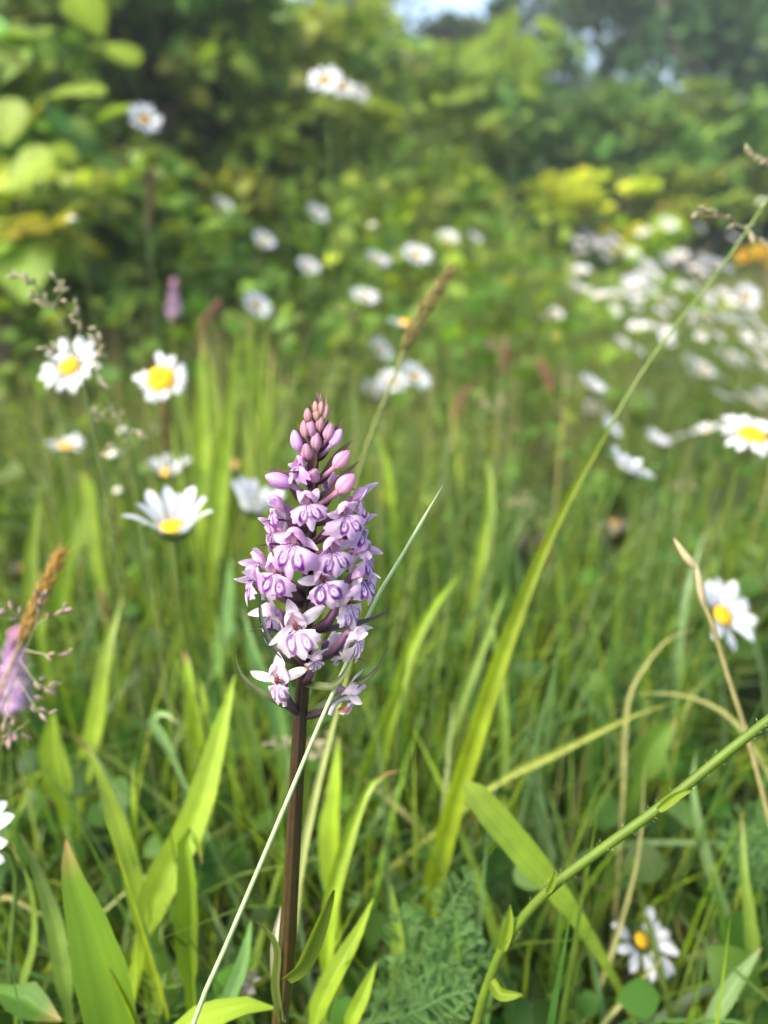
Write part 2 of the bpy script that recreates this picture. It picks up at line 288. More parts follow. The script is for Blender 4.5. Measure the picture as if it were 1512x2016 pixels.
# sapling with hanging bright leaves
sr = gr(1030, 2.3); rt = thing('young_sapling', (sr[0], sr[1], 0), 'thin sapling with pale hanging leaves rising above the meadow edge', 'sapling')
sp = spline([(sr[0], sr[1], 0), P(1005, 450, 2.3), P(1015, 200, 2.3), P(1010, -20, 2.3)], 14)
G().tube(sp, np.linspace(.0035, .0015, 14), (.05, .07, .03), 8).build('trunk', M_bark, rt)
me_s = leaf_mesh('leaf', np.array([.19, .27, .035]), .38)
for (x, y, s, dx, dz) in ((985, 60, .09, -.3, -1), (1000, 80, .11, .2, -1), (1035, 90, .12, .15, -1), (1045, 120, .1, .3, -1), (965, 100, .1, -.7, -.5), (1050, 70, .08, 1, -.3), (1010, 40, .1, -.1, -1), (975, 140, .07, -.8, -.4), (1035, 150, .08, .1, -1), (1020, 200, .07, .8, -.3), (940, 210, .08, -.9, -.2), (990, 250, .07, -.6, -.3)):
    X = nrm([dx, -.25, dz]); z = nrm(np.cross(X, np.cross([0.1, -1, .3], X))); inst('leaf', me_s, frame(X, np.cross(z, X), z, P(x, y - 30, 2.28), s * 1.35), rt)

# ------------------------------------------------------------------ daisies
def petal_mesh(i):
    n, k = 9, 5; t = np.linspace(0, 1, n); s = np.linspace(-1, 1, k); r = np.random.default_rng(40 + i)
    wv = 0.00245 * np.clip(np.minimum(0.42 + 1.1 * t, 1.0), 0, 1) * np.sqrt(np.clip(1 - np.clip((t - .62) / .40, 0, 1) ** 2, 0.02, 1))
    V = np.zeros((n, k, 3)); V[..., 0] = 0.0135 * t[:, None] - 0.0007 * (t ** 4)[:, None] * np.abs(s) - 0.0005 * (t[:, None] > .9) * (np.abs(np.abs(s) - .5) < .2)
    V[..., 1] = wv[:, None] * s + 0.0008 * r.normal() * (t ** 2)[:, None]
    V[..., 2] = 0.0012 * np.sin(t * 2.2)[:, None] - (0.0012 + .0012 * r.random()) * (t ** 3)[:, None] + 0.0005 * np.abs(s) * (1 + r.normal() * .6) * t[:, None] + 0.00018 * np.cos(s * 6) 
    c = np.ones((n, k, 3)) * WHITE * (0.90 + .1 * t)[:, None, None]
    return mesh_np('petal', *G().grid(V, c).data(), M_petal)
PETALS = [petal_mesh(i) for i in range(6)]
def disc_data(R=0.0085, H=0.0042):
    g = G(); nr, na = 14, 36; rr = np.linspace(0.001, 1, nr); aa = np.linspace(0, 2 * np.pi, na, endpoint=False)
    A = aa[None, :] + 0.9 * rr[:, None]; r = rr[:, None] * R
    z = H * np.sqrt(np.clip(1 - (rr * .97) ** 2, 0, 1))[:, None] * (1 - 0.35 * np.exp(-(rr[:, None] / .25) ** 2)); bump = 0.00045 * ((np.arange(nr)[:, None] + np.arange(na)[None]) % 2) + rng.normal(0, .00012, (nr, na))
    V = np.stack([r * np.cos(A), r * np.sin(A), z + bump], -1)
    c = np.array([0.80, 0.42, 0.012])[None, None] * (0.75 + 0.35 * ((np.arange(nr)[:, None] + np.arange(na)[None]) % 2))[..., None] * np.ones((nr, na, 1)); c = c * (0.85 + .25 * rr)[:, None, None]
    return g.grid(V, c, closed=True)
ME_DISC = mesh_np('disc', *disc_data().data(), M_disc)
def cup_mesh():
    g = G(); aa = np.linspace(0, 2 * np.pi, 16, endpoint=False); prof = [(0.0015, -.0065), (.005, -.005), (.0082, -.0022), (.0092, .0002)]
    V = np.array([[[r * math.cos(a), r * math.sin(a), z] for a in aa] for r, z in prof]); return mesh_np('involucre', *g.grid(V, (.07, .12, .03), closed=True).data(), M_stalk)
ME_CUP = cup_mesh()
def petal_ring(i):      # all rays of one small far flower
    g = G(); n = 17 + i
    for k in range(n):
        a = 2 * math.pi * k / n + rng.normal(0, .05); me = PETALS[k % 6]; V = np.zeros(len(me.vertices) * 3, np.float32); me.vertices.foreach_get('co', V); V = V.reshape(-1, 3)
        F = np.zeros(len(me.polygons) * 4, np.int32); me.loops.foreach_get('vertex_index', F); up = rng.normal(.25, .12); ca, sa = math.cos(a), math.sin(a)
        x = V[:, 0] * math.cos(up) - V[:, 2] * math.sin(up) + .0075; z = V[:, 0] * math.sin(up) + V[:, 2] * math.cos(up)
        W = np.stack([x * ca - V[:, 1] * sa, x * sa + V[:, 1] * ca, z], 1); g.V.append(W); g.F.append(F.reshape(-1, 4) + g.n); g.C.append(np.tile(WHITE, (len(V), 1))); g.n += len(V)
    return mesh_np('petals', *g.data(), M_petal)
RINGS = [petal_ring(i) for i in range(4)]
DAISY_HEADS = []
def daisy(px, py, dia, nu, label, group=None, near=True, depth=None, cup=0.1, skip=(), npet=20, lens=None, size=0.042, base_dx=0.0, bend=0.03, disc=1.0, name='ox_eye_daisy'):
    d = depth or size * FPX / dia; s = dia * d / FPX / 0.042
    H = P(px, py, d); n = nrm(nu[0] * RV + nu[1] * UV + nu[2] * BV)
    b = H + np.array([base_dx, 0.02, 0]); b[2] = float(ground_z(b[0], b[1])) - .005
    root = thing(name, b, label, 'daisy', group); DAISY_HEADS.append((px, py, dia * .5, d))
    neck = H - n * .0075 * s
    sp = spline([b, b * .45 + neck * .55 + np.array([rng.normal(0, .008), rng.normal(0, .006), 0]), neck - n * bend * .6 - np.array([0, 0, bend * .55]), neck], 18)
    G().tube(sp, np.linspace(.0013, .0010, 18) * max(s, .8), GM * np.array([.7, .75, .9]), 7 if near else 5, 5, .1).build('stem', M_stalk, root)
    M0 = frame_z(n, H, rng.uniform(0, 6.28) if lens is None else 0.0, s)
    inst('disc', ME_DISC, frame_z(n, H, 0, s * disc) if near else frame_z(n, H, 0, s * .5), root)
    if near:
        inst('involucre', ME_CUP, M0, root)
        # petal azimuth 0 is image right, counter-clockwise seen by the camera
        z = n; x = nrm(RV - z * (RV @ z)); y = np.cross(z, x)
        for k in range(npet):
            if k in skip or rng.random() < .03: continue
            a = 2 * math.pi * k / npet + rng.normal(0, .06); up = cup + rng.normal(0, .14); L = (lens[k % len(lens)] if lens is not None else 1) * rng.uniform(.80, 1.08)
            e = x * math.cos(a) + y * math.sin(a); f = np.cross(z, e); X = e * math.cos(up) + z * math.sin(up); Z = z * math.cos(up) - e * math.sin(up)
            rl = rng.normal(0, .16); f2 = f * math.cos(rl) + Z * math.sin(rl); Z2 = Z * math.cos(rl) - f * math.sin(rl)
            M = frame(X * L, f2 * min(1.4, .72 + .40 * L), Z2, H + e * .0072 * s + z * (.0004 * (k % 2)), s); inst('petal', PETALS[int(rng.integers(0, 6))], M, root)
    else:
        inst('petals', RINGS[int(rng.integers(0, 4))], frame_z(n, H, rng.uniform(0, 6), s), root)
    return root
L1 = [.72, .68, .8, .75, .85, .9, 1.32, .4, .6, .75, .62, .6, .72, .66, .6, .6, .7, .66]
daisy(318, 748, 122, (.05, .30, 1), 'daisy with ragged short petals, one long petal and a big orange disc facing out', cup=.12, skip=(7,), npet=18, lens=[1.18 * q for q in L1], depth=.46, disc=1.12)
daisy(138, 722, 132, (-.1, .45, 1), 'fully open daisy half veiled by a pale grass panicle', npet=14, cup=.08, lens=[1.15, 1.05, 1.2], disc=.72)
daisy(132, 880, 80, (.1, .95, .45), 'smaller open daisy low beside two unopened buds', cup=.5, npet=15)
daisy(330, 932, 100, (.0, .9, .36), 'small daisy with raised petals, right above the cupped daisy', cup=.85, npet=13, skip=(3, 8, 10), lens=[1.3, 1.2], disc=.75)
daisy(342, 1040, 175, (.05, .88, .40), 'large cupped daisy with long upright petals and little disc showing', cup=.85, npet=15, skip=(9, 11, 12), lens=[1.42, 1.3, 1.45], disc=.75)
daisy(497, 1000, 130, (.3, .9, .36), 'daisy with raised narrow petals tucked behind the orchid spike', cup=.95, npet=17, lens=[1.45, 1.3], disc=.75)
daisy(467, 915, 60, (0, .9, .4), 'tiny flat daisy above the one behind the orchid', npet=16)
daisy(1422, 1212, 140, (.32, .5, .85), 'daisy with clean white rays beside the straw-coloured grass spike', cup=.3, npet=20, skip=(9, 10, 11), depth=.43, lens=[1.25, 1.15], disc=.68)
daisy(1262, 1852, 150, (.35, .6, .6), 'drooping daisy low in the grass with its rays swept apart', cup=.3, npet=18, skip=(4, 5, 6, 7, 12), depth=.37, lens=[1.1], disc=.45)
daisy(-62, 1655, 205, (-.1, .35, 1), 'large daisy cut off so that two white petals reach in over the grass', npet=16, depth=.27)
daisy(1235, 925, 118, (.45, .8, .3), 'big daisy tilted away so its white rays overlap in a slanted fan', disc=.5, cup=.6, npet=22, depth=.52)
daisy(1480, 858, 135, (.05, .72, .65), 'daisy with a bright orange disc above the green stems', npet=16, depth=.47)
daisy(1198, 842, 72, (.65, .5, .5), 'small daisy seen side on behind the tall green grass leaf', disc=.5, cup=.5, npet=18)
daisy(1165, 762, 68, (.4, .7, .6), 'small slanted daisy left of the tall grass culm', disc=.5, cup=.5, npet=18)
daisy(1290, 868, 68, (.35, .8, .5), 'small flat daisy above the big slanted fan daisy', disc=.5, cup=.5, npet=18)
daisy(1052, 1080, 62, (-.1, .9, .4), 'small daisy alone in the middle of the green grass', npet=16)
daisy(1212, 1032, 62, (.1, .9, .4), 'thin edge-on daisy among olive grass stems', npet=16)
daisy(50, 1118, 70, (-.1, .9, .45), 'pale half open daisy behind the golden grass spike', npet=13, cup=.3)
daisy(1487, 1392, 85, (.2, .9, .3), 'small daisy partly hidden under the diagonal daisy stalk', npet=16)
daisy(640, 158, 78, (-.1, .4, .95), 'tall daisy, leftmost of three high ones before the hedge', disc=.5, npet=16, cup=.1)
daisy(675, 172, 60, (.3, .35, .95), 'tall daisy, middle one of three high ones before the hedge', disc=.5, npet=16)
daisy(707, 183, 42, (.45, .3, .9), 'tall daisy, smallest of three high ones before the hedge', disc=.5, npet=16)
daisy(285, 236, 72, (.5, .25, .9), 'tall daisy alone against the bramble bush, tilted sideways', disc=.55, cup=.35, npet=15)
daisy(800, 640, 82, (.15, .8, .3), 'daisy behind the bristly brown grass spike', npet=18)
gm = 'small daisies in the middle of the meadow'
for (x, y, s) in ((440, 402, 36), (625, 420, 42), (520, 474, 44), (745, 512, 48), (821, 503, 58), (882, 467, 42), (935, 468, 30), (608, 525, 44), (718, 585, 54), (505, 602, 58), (750, 688, 54), (772, 752, 58), (816, 742, 68), (733, 766, 44)):
    daisy(x, y, s * 1.12, (rng.normal(.45, .2), rng.uniform(.5, .8), rng.uniform(.7, 1.1)), 'small white daisy scattered in the middle meadow', gm, near=False)
gd = 'daisies in the drift by the golden bushes'
CR = ((400, 400), (360, 490), (420, 515), (540, 310), (595, 220), (775, 175), (915, 130), (1105, 150), (1305, 205), (980, 320), (1075, 385), (710, 490), (815, 520), (520, 550), (610, 545), (990, 495), (1065, 500), (1260, 535), (1320, 600), (600, 640), (725, 625), (870, 650), (1065, 710), (1140, 670), (815, 735), (905, 755), (1215, 795), (1390, 820), (1480, 760), (1500, 830), (640, 830), (735, 875), (915, 830), (895, 935), (1040, 985), (1210, 1030), (1380, 950), (1490, 960), (250, 660), (800, 1170), (300, 1625), (165, 1445), (1095, 1470), (1330, 1670), (1215, 1750), (470, 1215), (690, 560), (1150, 560), (1420, 690), (960, 600), (1450, 870), (1110, 800))
for i in range(40): a_ = rng.random(); CR = CR + ((int(360 + a_ * 1130), int(150 + a_ * 250 + rng.random() * (350 + 500 * a_))),)
for i, (x, y) in enumerate(CR):
    px, py = 1012 + x / 3.024, 400 + y / 3.024; big = py > 690; s = rng.uniform(38, 52) if big else rng.uniform(29, 42)
    daisy(px, py, s, (rng.normal(.4, .35), rng.uniform(.5, .9), rng.uniform(.3, 1.0)), 'small white daisy in the drift before the sun-painted bushes', gd, near=False, depth=None if big else float(np.clip((.42 - rng.uniform(.25, .32)) / max(.02, .3746 - .0006367 * (1008 - py)), 1.0, 2.6)))
for bi_, (x, y, s, nu) in enumerate(((1190, 370, 80, (.4, .85, .2)), (1385, 560, 62, (.3, .3, 1)), (1300, 700, 66, (.25, .9, .2)), (1240, 1145, 60, (.4, .8, .3)), (1420, 1180, 56, (.3, .7, .5)), (1500, 1150, 56, (.3, .7, .5)), (1150, 1350, 70, (-.3, .9, .1)), (960, 1400, 50, (-.2, .9, .1)))):
    daisy(1012 + x / 3.024, 400 + y / 3.024, s, nu, ['larger daisy at the top of the drift, beside the pale panicle', 'round daisy facing out in front of the shadowed hollow', 'wide daisy below the round one by the hollow', 'daisy behind the one with the bright orange disc, further up', 'daisy standing over the bright orange disc daisy', 'pale daisy at the upper edge of the bright orange disc daisy', 'flat pale daisy between the slanted fan daisy and the orange disc daisy', 'faint flat daisy next to the flat pale one'][bi_], 'larger daisies before the drift', near=False)
# unopened daisy buds
def daisy_bud(px, py, dpx, d, label, group=None):
    r = dpx * d / FPX * .5; H = P(px, py, d); b = H + np.array([.01, .03, 0]); b[2] = float(ground_z(b[0], b[1])) - .005; root = thing('daisy_bud', b, label, 'flower bud', group)
    G().tube(spline([b, (b + H) / 2 + np.array([.004, 0, 0]), H], 10), .0011, GM, 5).build('stem', M_stalk, root)
    th = np.linspace(0.02, np.pi - .02, 9); aa = np.linspace(0, 2 * np.pi, 12, endpoint=False)
    V = np.stack([np.outer(np.sin(th), np.cos(aa)) * r, np.outer(np.sin(th), np.sin(aa)) * r, np.repeat((np.cos(th) * r * .8)[:, None], 12, 1)], -1) + H
    c = np.where((np.cos(th) > .1)[:, None], np.array([.55, .55, .38]), np.array([.14, .2, .06])); G().grid(V, c, closed=True).build('bud', M_stalk, root)
daisy_bud(224, 897, 30, .5, 'round cream daisy bud between the open daisies'); daisy_bud(236, 968, 27, .52, 'lower round daisy bud, paler, under the cream one')
daisy_bud(143, 434, 22, .9, 'cream daisy bud against the low bramble'); daisy_bud(244, 850, 26, .5, 'greenish daisy bud just above the cream one')
daisy_bud(735, 447, 22, 1.1, 'yellowish daisy bud in the meadow before the bramble'); daisy_bud(1500, 400, 20, 1.2, 'dull daisy bud by the pale grass panicle')

# ------------------------------------------------------------------ the spotted orchid
STEM = np.array([(626, 792), (624, 830), (620, 880), (616, 940), (611, 1050), (605, 1200), (598, 1330), (592, 1400), (586, 1500), (578, 1650), (570, 1800), (562, 1930), (551, 2016)], float)
def sdep(py): return FOCUS + 0.00003 * (py - 1050)
def sx(py): return np.interp(py, STEM[:, 1], STEM[:, 0])
spts = [P(x, y, sdep(y)) for x, y in STEM]; dn = nrm(spts[-1] - spts[-3]); foot = to_ground(spts[-1], spts[-3])
obase = foot[0].copy(); obase[2] = -.004
orchid = thing('spotted_orchid', obase, 'tall spotted orchid with lilac flower spike on a dark brown stem', 'orchid')
full = spline(foot + spts[::-1], 60); fy = proj(full)[1]
rad = np.interp(fy, [790, 850, 1000, 1200, 1400, 2016, 3000], [.0006, .0011, .0015, .0017, .00188, .0024, .0027])
sc_ = np.array([.42, .50, .42]) * np.array([np.interp(fy, [800, 1300, 1600, 2000, 2600], [.075, .045, .075, .10, .09]), np.interp(fy, [800, 1300, 1600, 2000, 2600], [.042, .018, .034, .055, .11]), np.interp(fy, [800, 1300, 1600, 2000, 2600], [.035, .016, .014, .012, .025])]).T
A = np.linspace(0, 2 * np.pi, 24, endpoint=False); gst = G(); gst.tube(full, rad, sc_, 24, 8, .07)
cc = gst.C[-1].reshape(60, 24, 3); gst.C[-1] = (cc * (1 + 0.35 * np.cos(8 * A + .6))[None, :, None]).reshape(-1, 3)
gst.build('stem', M_ostem, orchid)
LILAC = np.array([.53, .30, .53]); PALE = np.array([.70, .62, .66]); PURP = np.array([.12, .002, .17]); BROWN = np.array([.34, .15, .05])
def noise1(x, y, k): return np.sin(x * 1.3 + k) * np.cos(y * 1.7 + 2 * k) * .5 + np.sin(2.7 * x + 1.9 * y + 3 * k) * .5
def lip(mix, wilt, k, spread):
    na, nr = 61, 30; th = np.linspace(-1.36, 1.36, na); rho = np.linspace(.06, 1, nr); td = np.degrees(np.abs(th))
    r0 = np.random.default_rng(k)
    R = np.interp(td, [0, 5, 11, 17, 23, 33, 45, 56, 66, 73, 78], [8.7, 8.4, 7.4, 6.8, 7.7, 8.7, 8.6, 7.9, 6.4, 4.6, 3.0])
    R = R * (1 - r0.uniform(-.02, .14) * np.exp(-((td - 16) / 6) ** 2)) * (1 + r0.uniform(-.14, .12) * np.exp(-(td / 8) ** 2)) * (1 + r0.normal(0, .07) * np.sign(th) * (td > 20)); R = R * (1 + .045 * np.sin(th * 17 + k) * (td > 24) + .05 * np.sin(th * 29 + 2 * k) * (td > 16)) * (1 + r0.normal(0, .03))
    r = rho[:, None] * R[None]; x = r * np.sin(th)[None] * spread; z = -r * np.cos(th)[None]
    q = r / 9; y = (2.2 + r0.normal(0, .6)) * np.sin(q * 2.4) - (.9 + r0.normal(0, .9)) * q ** 2 + r0.normal(0, .18) * x * q - .035 * x * x * (.5 + q) + .30 * q * np.sin(th * 9 + k)[None] + .45 * (q ** 2) * np.cos(th * 3.1 + 2 * k)[None] * 1.2
    z = z + .25 * np.abs(x) * q
    if wilt: y = y - wilt * 2.5 * q ** 2; x = x * (1 - .35 * wilt * q); z = z + wilt * .8 * noise1(x, z, k) * q
    base = LILAC * (1 - mix) + PALE * mix; c = np.ones((nr, na, 3)) * base
    edge = np.clip((rho[:, None] - .45) / .5, 0, 1); c = c * (1 - .16 * edge[..., None] * (1 - mix) * np.array([.5, 1, .1])) 
    mid = np.exp(-((np.abs(x) - 1.3) / 2.2) ** 2 - ((z + 3.0) / 2.6) ** 2)[..., None]; c = c * (1 - .75 * mid) + np.array([.66, .55, .65]) * .75 * mid
    vein = .5 + .5 * np.cos(th * 26)[None, :, None]; c = c * (1 - .05 * vein * edge[..., None])
    ax = np.abs(x) / spread
    def dash(d, wd): return np.exp(-np.clip(np.abs(d) - wd * .5, 0, 9) ** 2 / (.13 ** 2))
    j = r0.normal(0, .12, 8)
    # outer loop (tilted ellipse ring), an inner stroke, dots at the throat
    sg = np.sign(x); tl = .30 + j[0] + .7 * j[5] * sg; cxm = 2.0 + j[1] + sg * j[6] * .8; czm = 3.6 + sg * j[7] * 1.4; ux = (ax - cxm) * np.cos(tl) + (z + czm) * np.sin(tl); uz = -(ax - cxm) * np.sin(tl) + (z + czm) * np.cos(tl)
    e = np.sqrt((ux / (1.2 + .8 * j[2])) ** 2 + (uz / (2.35 + 1.2 * j[3])) ** 2) + .05 * np.sin(3.1 * x + 2.3 * z + k); ring = dash((e - 1) * 1.2, .60) * (1 - .75 * np.clip((uz - 1.3) / .6, 0, 1) * (np.sin(k) > 0))
    ring *= np.clip(1.0 + .3 * np.sin(1.3 * x - 1.6 * z + 3 * k), .8, 1); ring *= .85 + .15 * np.clip(.6 - uz / 2, 0, 1)
    inner = dash(ax - .55 - .12 * (-z), .16) * ((z < -.9) & (z > -3.6)); stroke = dash(ux, .1) * ((uz < 1.6) & (uz > -.1 + j[2]))
    dots = np.zeros_like(x)
    for (dx, dz, s) in ((.45, -.5, .26), (1.0, -.75, .26), (.2, -1.2, .2), (1.5, -1.3, .25), (.7, -1.6, .24), (2.1 + j[3], -3.6 + j[4], .30)): dots = np.maximum(dots, np.exp(-(((ax - dx) ** 2 + (z - dz) ** 2) / s ** 2) ** 2))
    pat = np.clip(np.maximum.reduce([ring, inner * .8, stroke * .8, dots]), 0, 1)[..., None] * (1.0 - .2 * mix * (wilt > 0)); pc = PURP * (1 + 0.25 * np.clip(-z / 8, 0, 1))[..., None]
    c = c * (1 - pat) + pc * pat
    if wilt:
        br = (np.clip((q - .72 + .25 * noise1(x * .9, z * .9, k + 2)) / .12, 0, 1) * wilt)[..., None]; c = c * (1 - br) + BROWN * br
    return np.stack([x, y, z], -1), c
def petal_shape(p0, p1, wid, curl, side, mix, k, tipc=None, n=14):
    t = np.linspace(0, 1, n); s = np.linspace(-1, 1, 7); p0, p1 = np.asarray(p0, float), np.asarray(p1, float); d = p1 - p0; side = nrm(np.asarray(side, float)); nn = nrm(np.cross(d, side))
    wv = wid * np.sin(np.pi * np.clip(t * .93 + .06, 0, 1) ** .8) ** .75; wv[-1] = wid * .04
    c0 = p0 + d * t[:, None] + nn * (curl * np.sin(t * 2.4) ** 1.0)[:, None]
    V = c0[:, None, :] + side * (wv[:, None] * s[None])[..., None] * 1.0 + nn * (.28 * wv[:, None] * s[None] ** 2 + .10 * wid * np.sin(7 * t[:, None] + 2 * s + k))[..., None]
    base = LILAC * (1 - mix) * 1.05 + PALE * mix * 1.03; c = base * (1 - .08 * (.5 + .5 * np.cos(8 * s)))[None, :, None] * np.ones((n, 1, 1))
    c = c * (1 - .12 * (np.abs(s) < .2)[None, :, None]); wt = np.clip((t - .7) / .3, 0, 1)[:, None, None]; c = c * (1 - .4 * wt) + np.array([.70, .64, .72]) * .4 * wt
    if tipc is not None: bt = np.clip((t - .78) / .15, 0, 1)[:, None, None]; c = c * (1 - bt) + np.asarray(tipc) * bt
    return V, c
def orchid_flower(px, py, yaw, roll, pitch, s, mix, wilt=0.0, k=1, r=10.0, hood=1.0, up=0.0, ls=1.0, sl=1.0, dors=None, asym=.35, bract=14, off=58, spread=1.0, lat=1.0, bcol=None, btip=(0, .5), bpix=None, bw=.0019, parent=None, dep=None, stemx=None):
    parent = parent or orchid; dep = dep or sdep; stemx = stemx or sx
    ps, ph, ro = map(math.radians, (yaw, pitch, roll)); mm = .001 * s
    x = math.cos(ps) * RV - math.sin(ps) * BV; y = math.cos(ps) * BV + math.sin(ps) * RV; z = UV.copy()
    y, z = y * math.cos(ph) - z * math.sin(ph), z * math.cos(ph) + y * math.sin(ph); x, z = x * math.cos(ro) - z * math.sin(ro), z * math.cos(ro) + x * math.sin(ro)
    O = P(px, py, dep(py) - .001 * r * math.cos(ps))
    def W(V): return O + mm * (V[..., 0:1] * x + V[..., 1:2] * y + V[..., 2:3] * z)
    S0 = P(stemx(py + off), py + off, dep(py + off)); back = W(np.array([0, -1.6, .4])); out = nrm(O - S0 - UV * ((O - S0) @ UV))
    path = spline([S0, S0 * .55 + back * .45 + out * .0022, back - y * .0022 * s, back], 12)
    oc = np.array([.085, .035, .05]) * (1 - .4 * (mix > .7)) + np.linspace(0, 1, 12)[:, None] * np.array([.20, .09, .20]) * np.linspace(0, 1, 12)[:, None]
    g = G().tube(path, np.array([.55, .8, 1.05, 1.2, 1.3, 1.3, 1.25, 1.15, 1.05, .95, .9, .8]) * .00105 * s ** .5, oc, 10, 5, .1); fl = g.build('flower', M_bract, parent)
    V, c = lip(mix, wilt, k, spread); G().grid(W(V * ls), c).build('lip', M_orch, fl)
    # hood of upper sepal and two petals
    v = np.linspace(0, 1, 14); u = np.linspace(-1, 1, 17); wv = np.interp(v, [0, .25, .55, .8, .95, 1], [1.3, 2.6, 2.9, 2.3, 1.0, .15]); yc = np.interp(v, [0, .3, .6, .85, 1], [-2.2, -1.2, .8, 2.4, 2.9]) * hood; zc = np.interp(v, [0, .3, .6, .85, 1], [1.0, 3.6, 4.6, 4.0, 3.2])
    zc = zc + up * v * 2.0; yc = yc - up * v * 1.6; ph_ = u * 1.75
    H = np.stack([wv[:, None] * np.sin(ph_)[None], np.repeat(yc[:, None], 17, 1) + .25 * np.cos(ph_ * 2)[None], zc[:, None] - wv[:, None] * (1 - np.cos(ph_))[None] * 1.15], -1)
    hc = (LILAC * (1 - mix) + PALE * mix) * (1 - .10 * (np.abs(np.sin(ph_ * 1.6)) > .94))[None, :, None] * np.linspace(.92, 1.05, 14)[:, None, None]; G().grid(W(H), hc * np.array([1.05, .94, .96])).build('hood', M_orch, fl)
    tipb = BROWN if wilt > .6 else None
    for sgn in (-1, 1):
        ang = lat + asym * math.sin(5 * k + 2.1 * sgn); e = np.array([sgn * 7.4 * math.cos(.55 * ang), -1.2 + 1.2 * math.sin(k + sgn), 1.0 + 5.8 * math.sin(.62 * ang)]) * sl
        if abs(yaw) > 45: e = np.array([sgn * 3.6, 4.6 + 1.6 * math.sin(2 * k + 2 * sgn), 2.2 + 3.2 * math.sin(k * 1.7 + 2.5 * sgn)]) * sl * .88
        V, c = petal_shape((sgn * 1.1, -1.0, 1.0), e, 1.75 * (1 - .25 * wilt), .8, (-.5 * sgn * 1.0, .1, .85), min(1, mix + .12), k + sgn, tipb if sgn == 1 else None); G().grid(W(V), c).build('sepal', M_orch, fl)
    dl = 1 if (dors if dors is not None else mix > .55) else 0
    if dl: V, c = petal_shape((0, -1.8, 2.2), (.3 * math.sin(k), -1.4 + 2.4 * (1 - up), 7.6 * (.6 + .4 * sl)), 1.7, -.6, (1, 0, 0), min(1, mix + .08), k)
    if dl: G().grid(W(V), c).build('sepal', M_orch, fl)
    # throat and the brown pollen column
    th = np.linspace(.05, 3.1, 9); aa = np.linspace(0, 2 * np.pi, 10, endpoint=False)
    Vc = np.stack([np.outer(np.sin(th), np.cos(aa)) * .75, np.outer(np.sin(th), np.sin(aa)) * .6 + .4, np.repeat((np.cos(th) * 1.45 + 1.3)[:, None], 10, 1)], -1); Vc[..., 1] += .18 * np.abs(np.sign(Vc[..., 0])) * (np.abs(Vc[..., 0]) > .3)
    ccol = np.array([.15, .03, .03]) if mix > .55 else np.array([.40, .18, .28]); ccx = np.ones((9, 10, 3)) * ccol * (1 + .5 * np.cos(2 * aa))[None, :, None]; G().grid(W(Vc), ccx, closed=True).build('column', M_bract, fl)
    G().tube(W(spline([(0, -.4, -.3), (0, -2.2, -1.4), (0, -3.4, -4.0), (0, -3.5, -7.0)], 9)), np.linspace(1.25, .65, 9) * mm, PALE * .92, 8).build('spur', M_orch, fl)
    if bpix:
        bp = spline([S0] + [P(*q_) for q_ in bpix], 18); t = np.linspace(0, 1, 18)
        G().ribbon(bp, bw * np.sin(np.pi * (t * .9 + .1) ** .7) ** .9 + .0002, BV + .8 * UV, np.asarray(bcol) * (1 + .5 * (1 - t))[:, None], .3, 5).build('bract', M_bract, fl)
    elif bract:
        bo = nrm(out + UV * btip[1] + RV * btip[0]); L = bract * .001
        bp = spline([S0, S0 + out * L * .3 + UV * L * .05, S0 + out * L * .62 + UV * L * .30 * (btip[1] + .3), S0 + out * L * .6 + bo * L * .5], 14); t = np.linspace(0, 1, 14)
        bc = np.array(bcol if bcol is not None else (.07, .05, .045)); G().ribbon(bp, .0030 * np.sin(np.pi * (t * .9 + .1) ** .7) ** .9 + .0002, UV + .4 * out, bc * (1 + .5 * (1 - t))[:, None], .25, 5).build('bract', M_bract, fl)
    return fl
GBR = (.06, .075, .025); DBR = (.06, .035, .04)
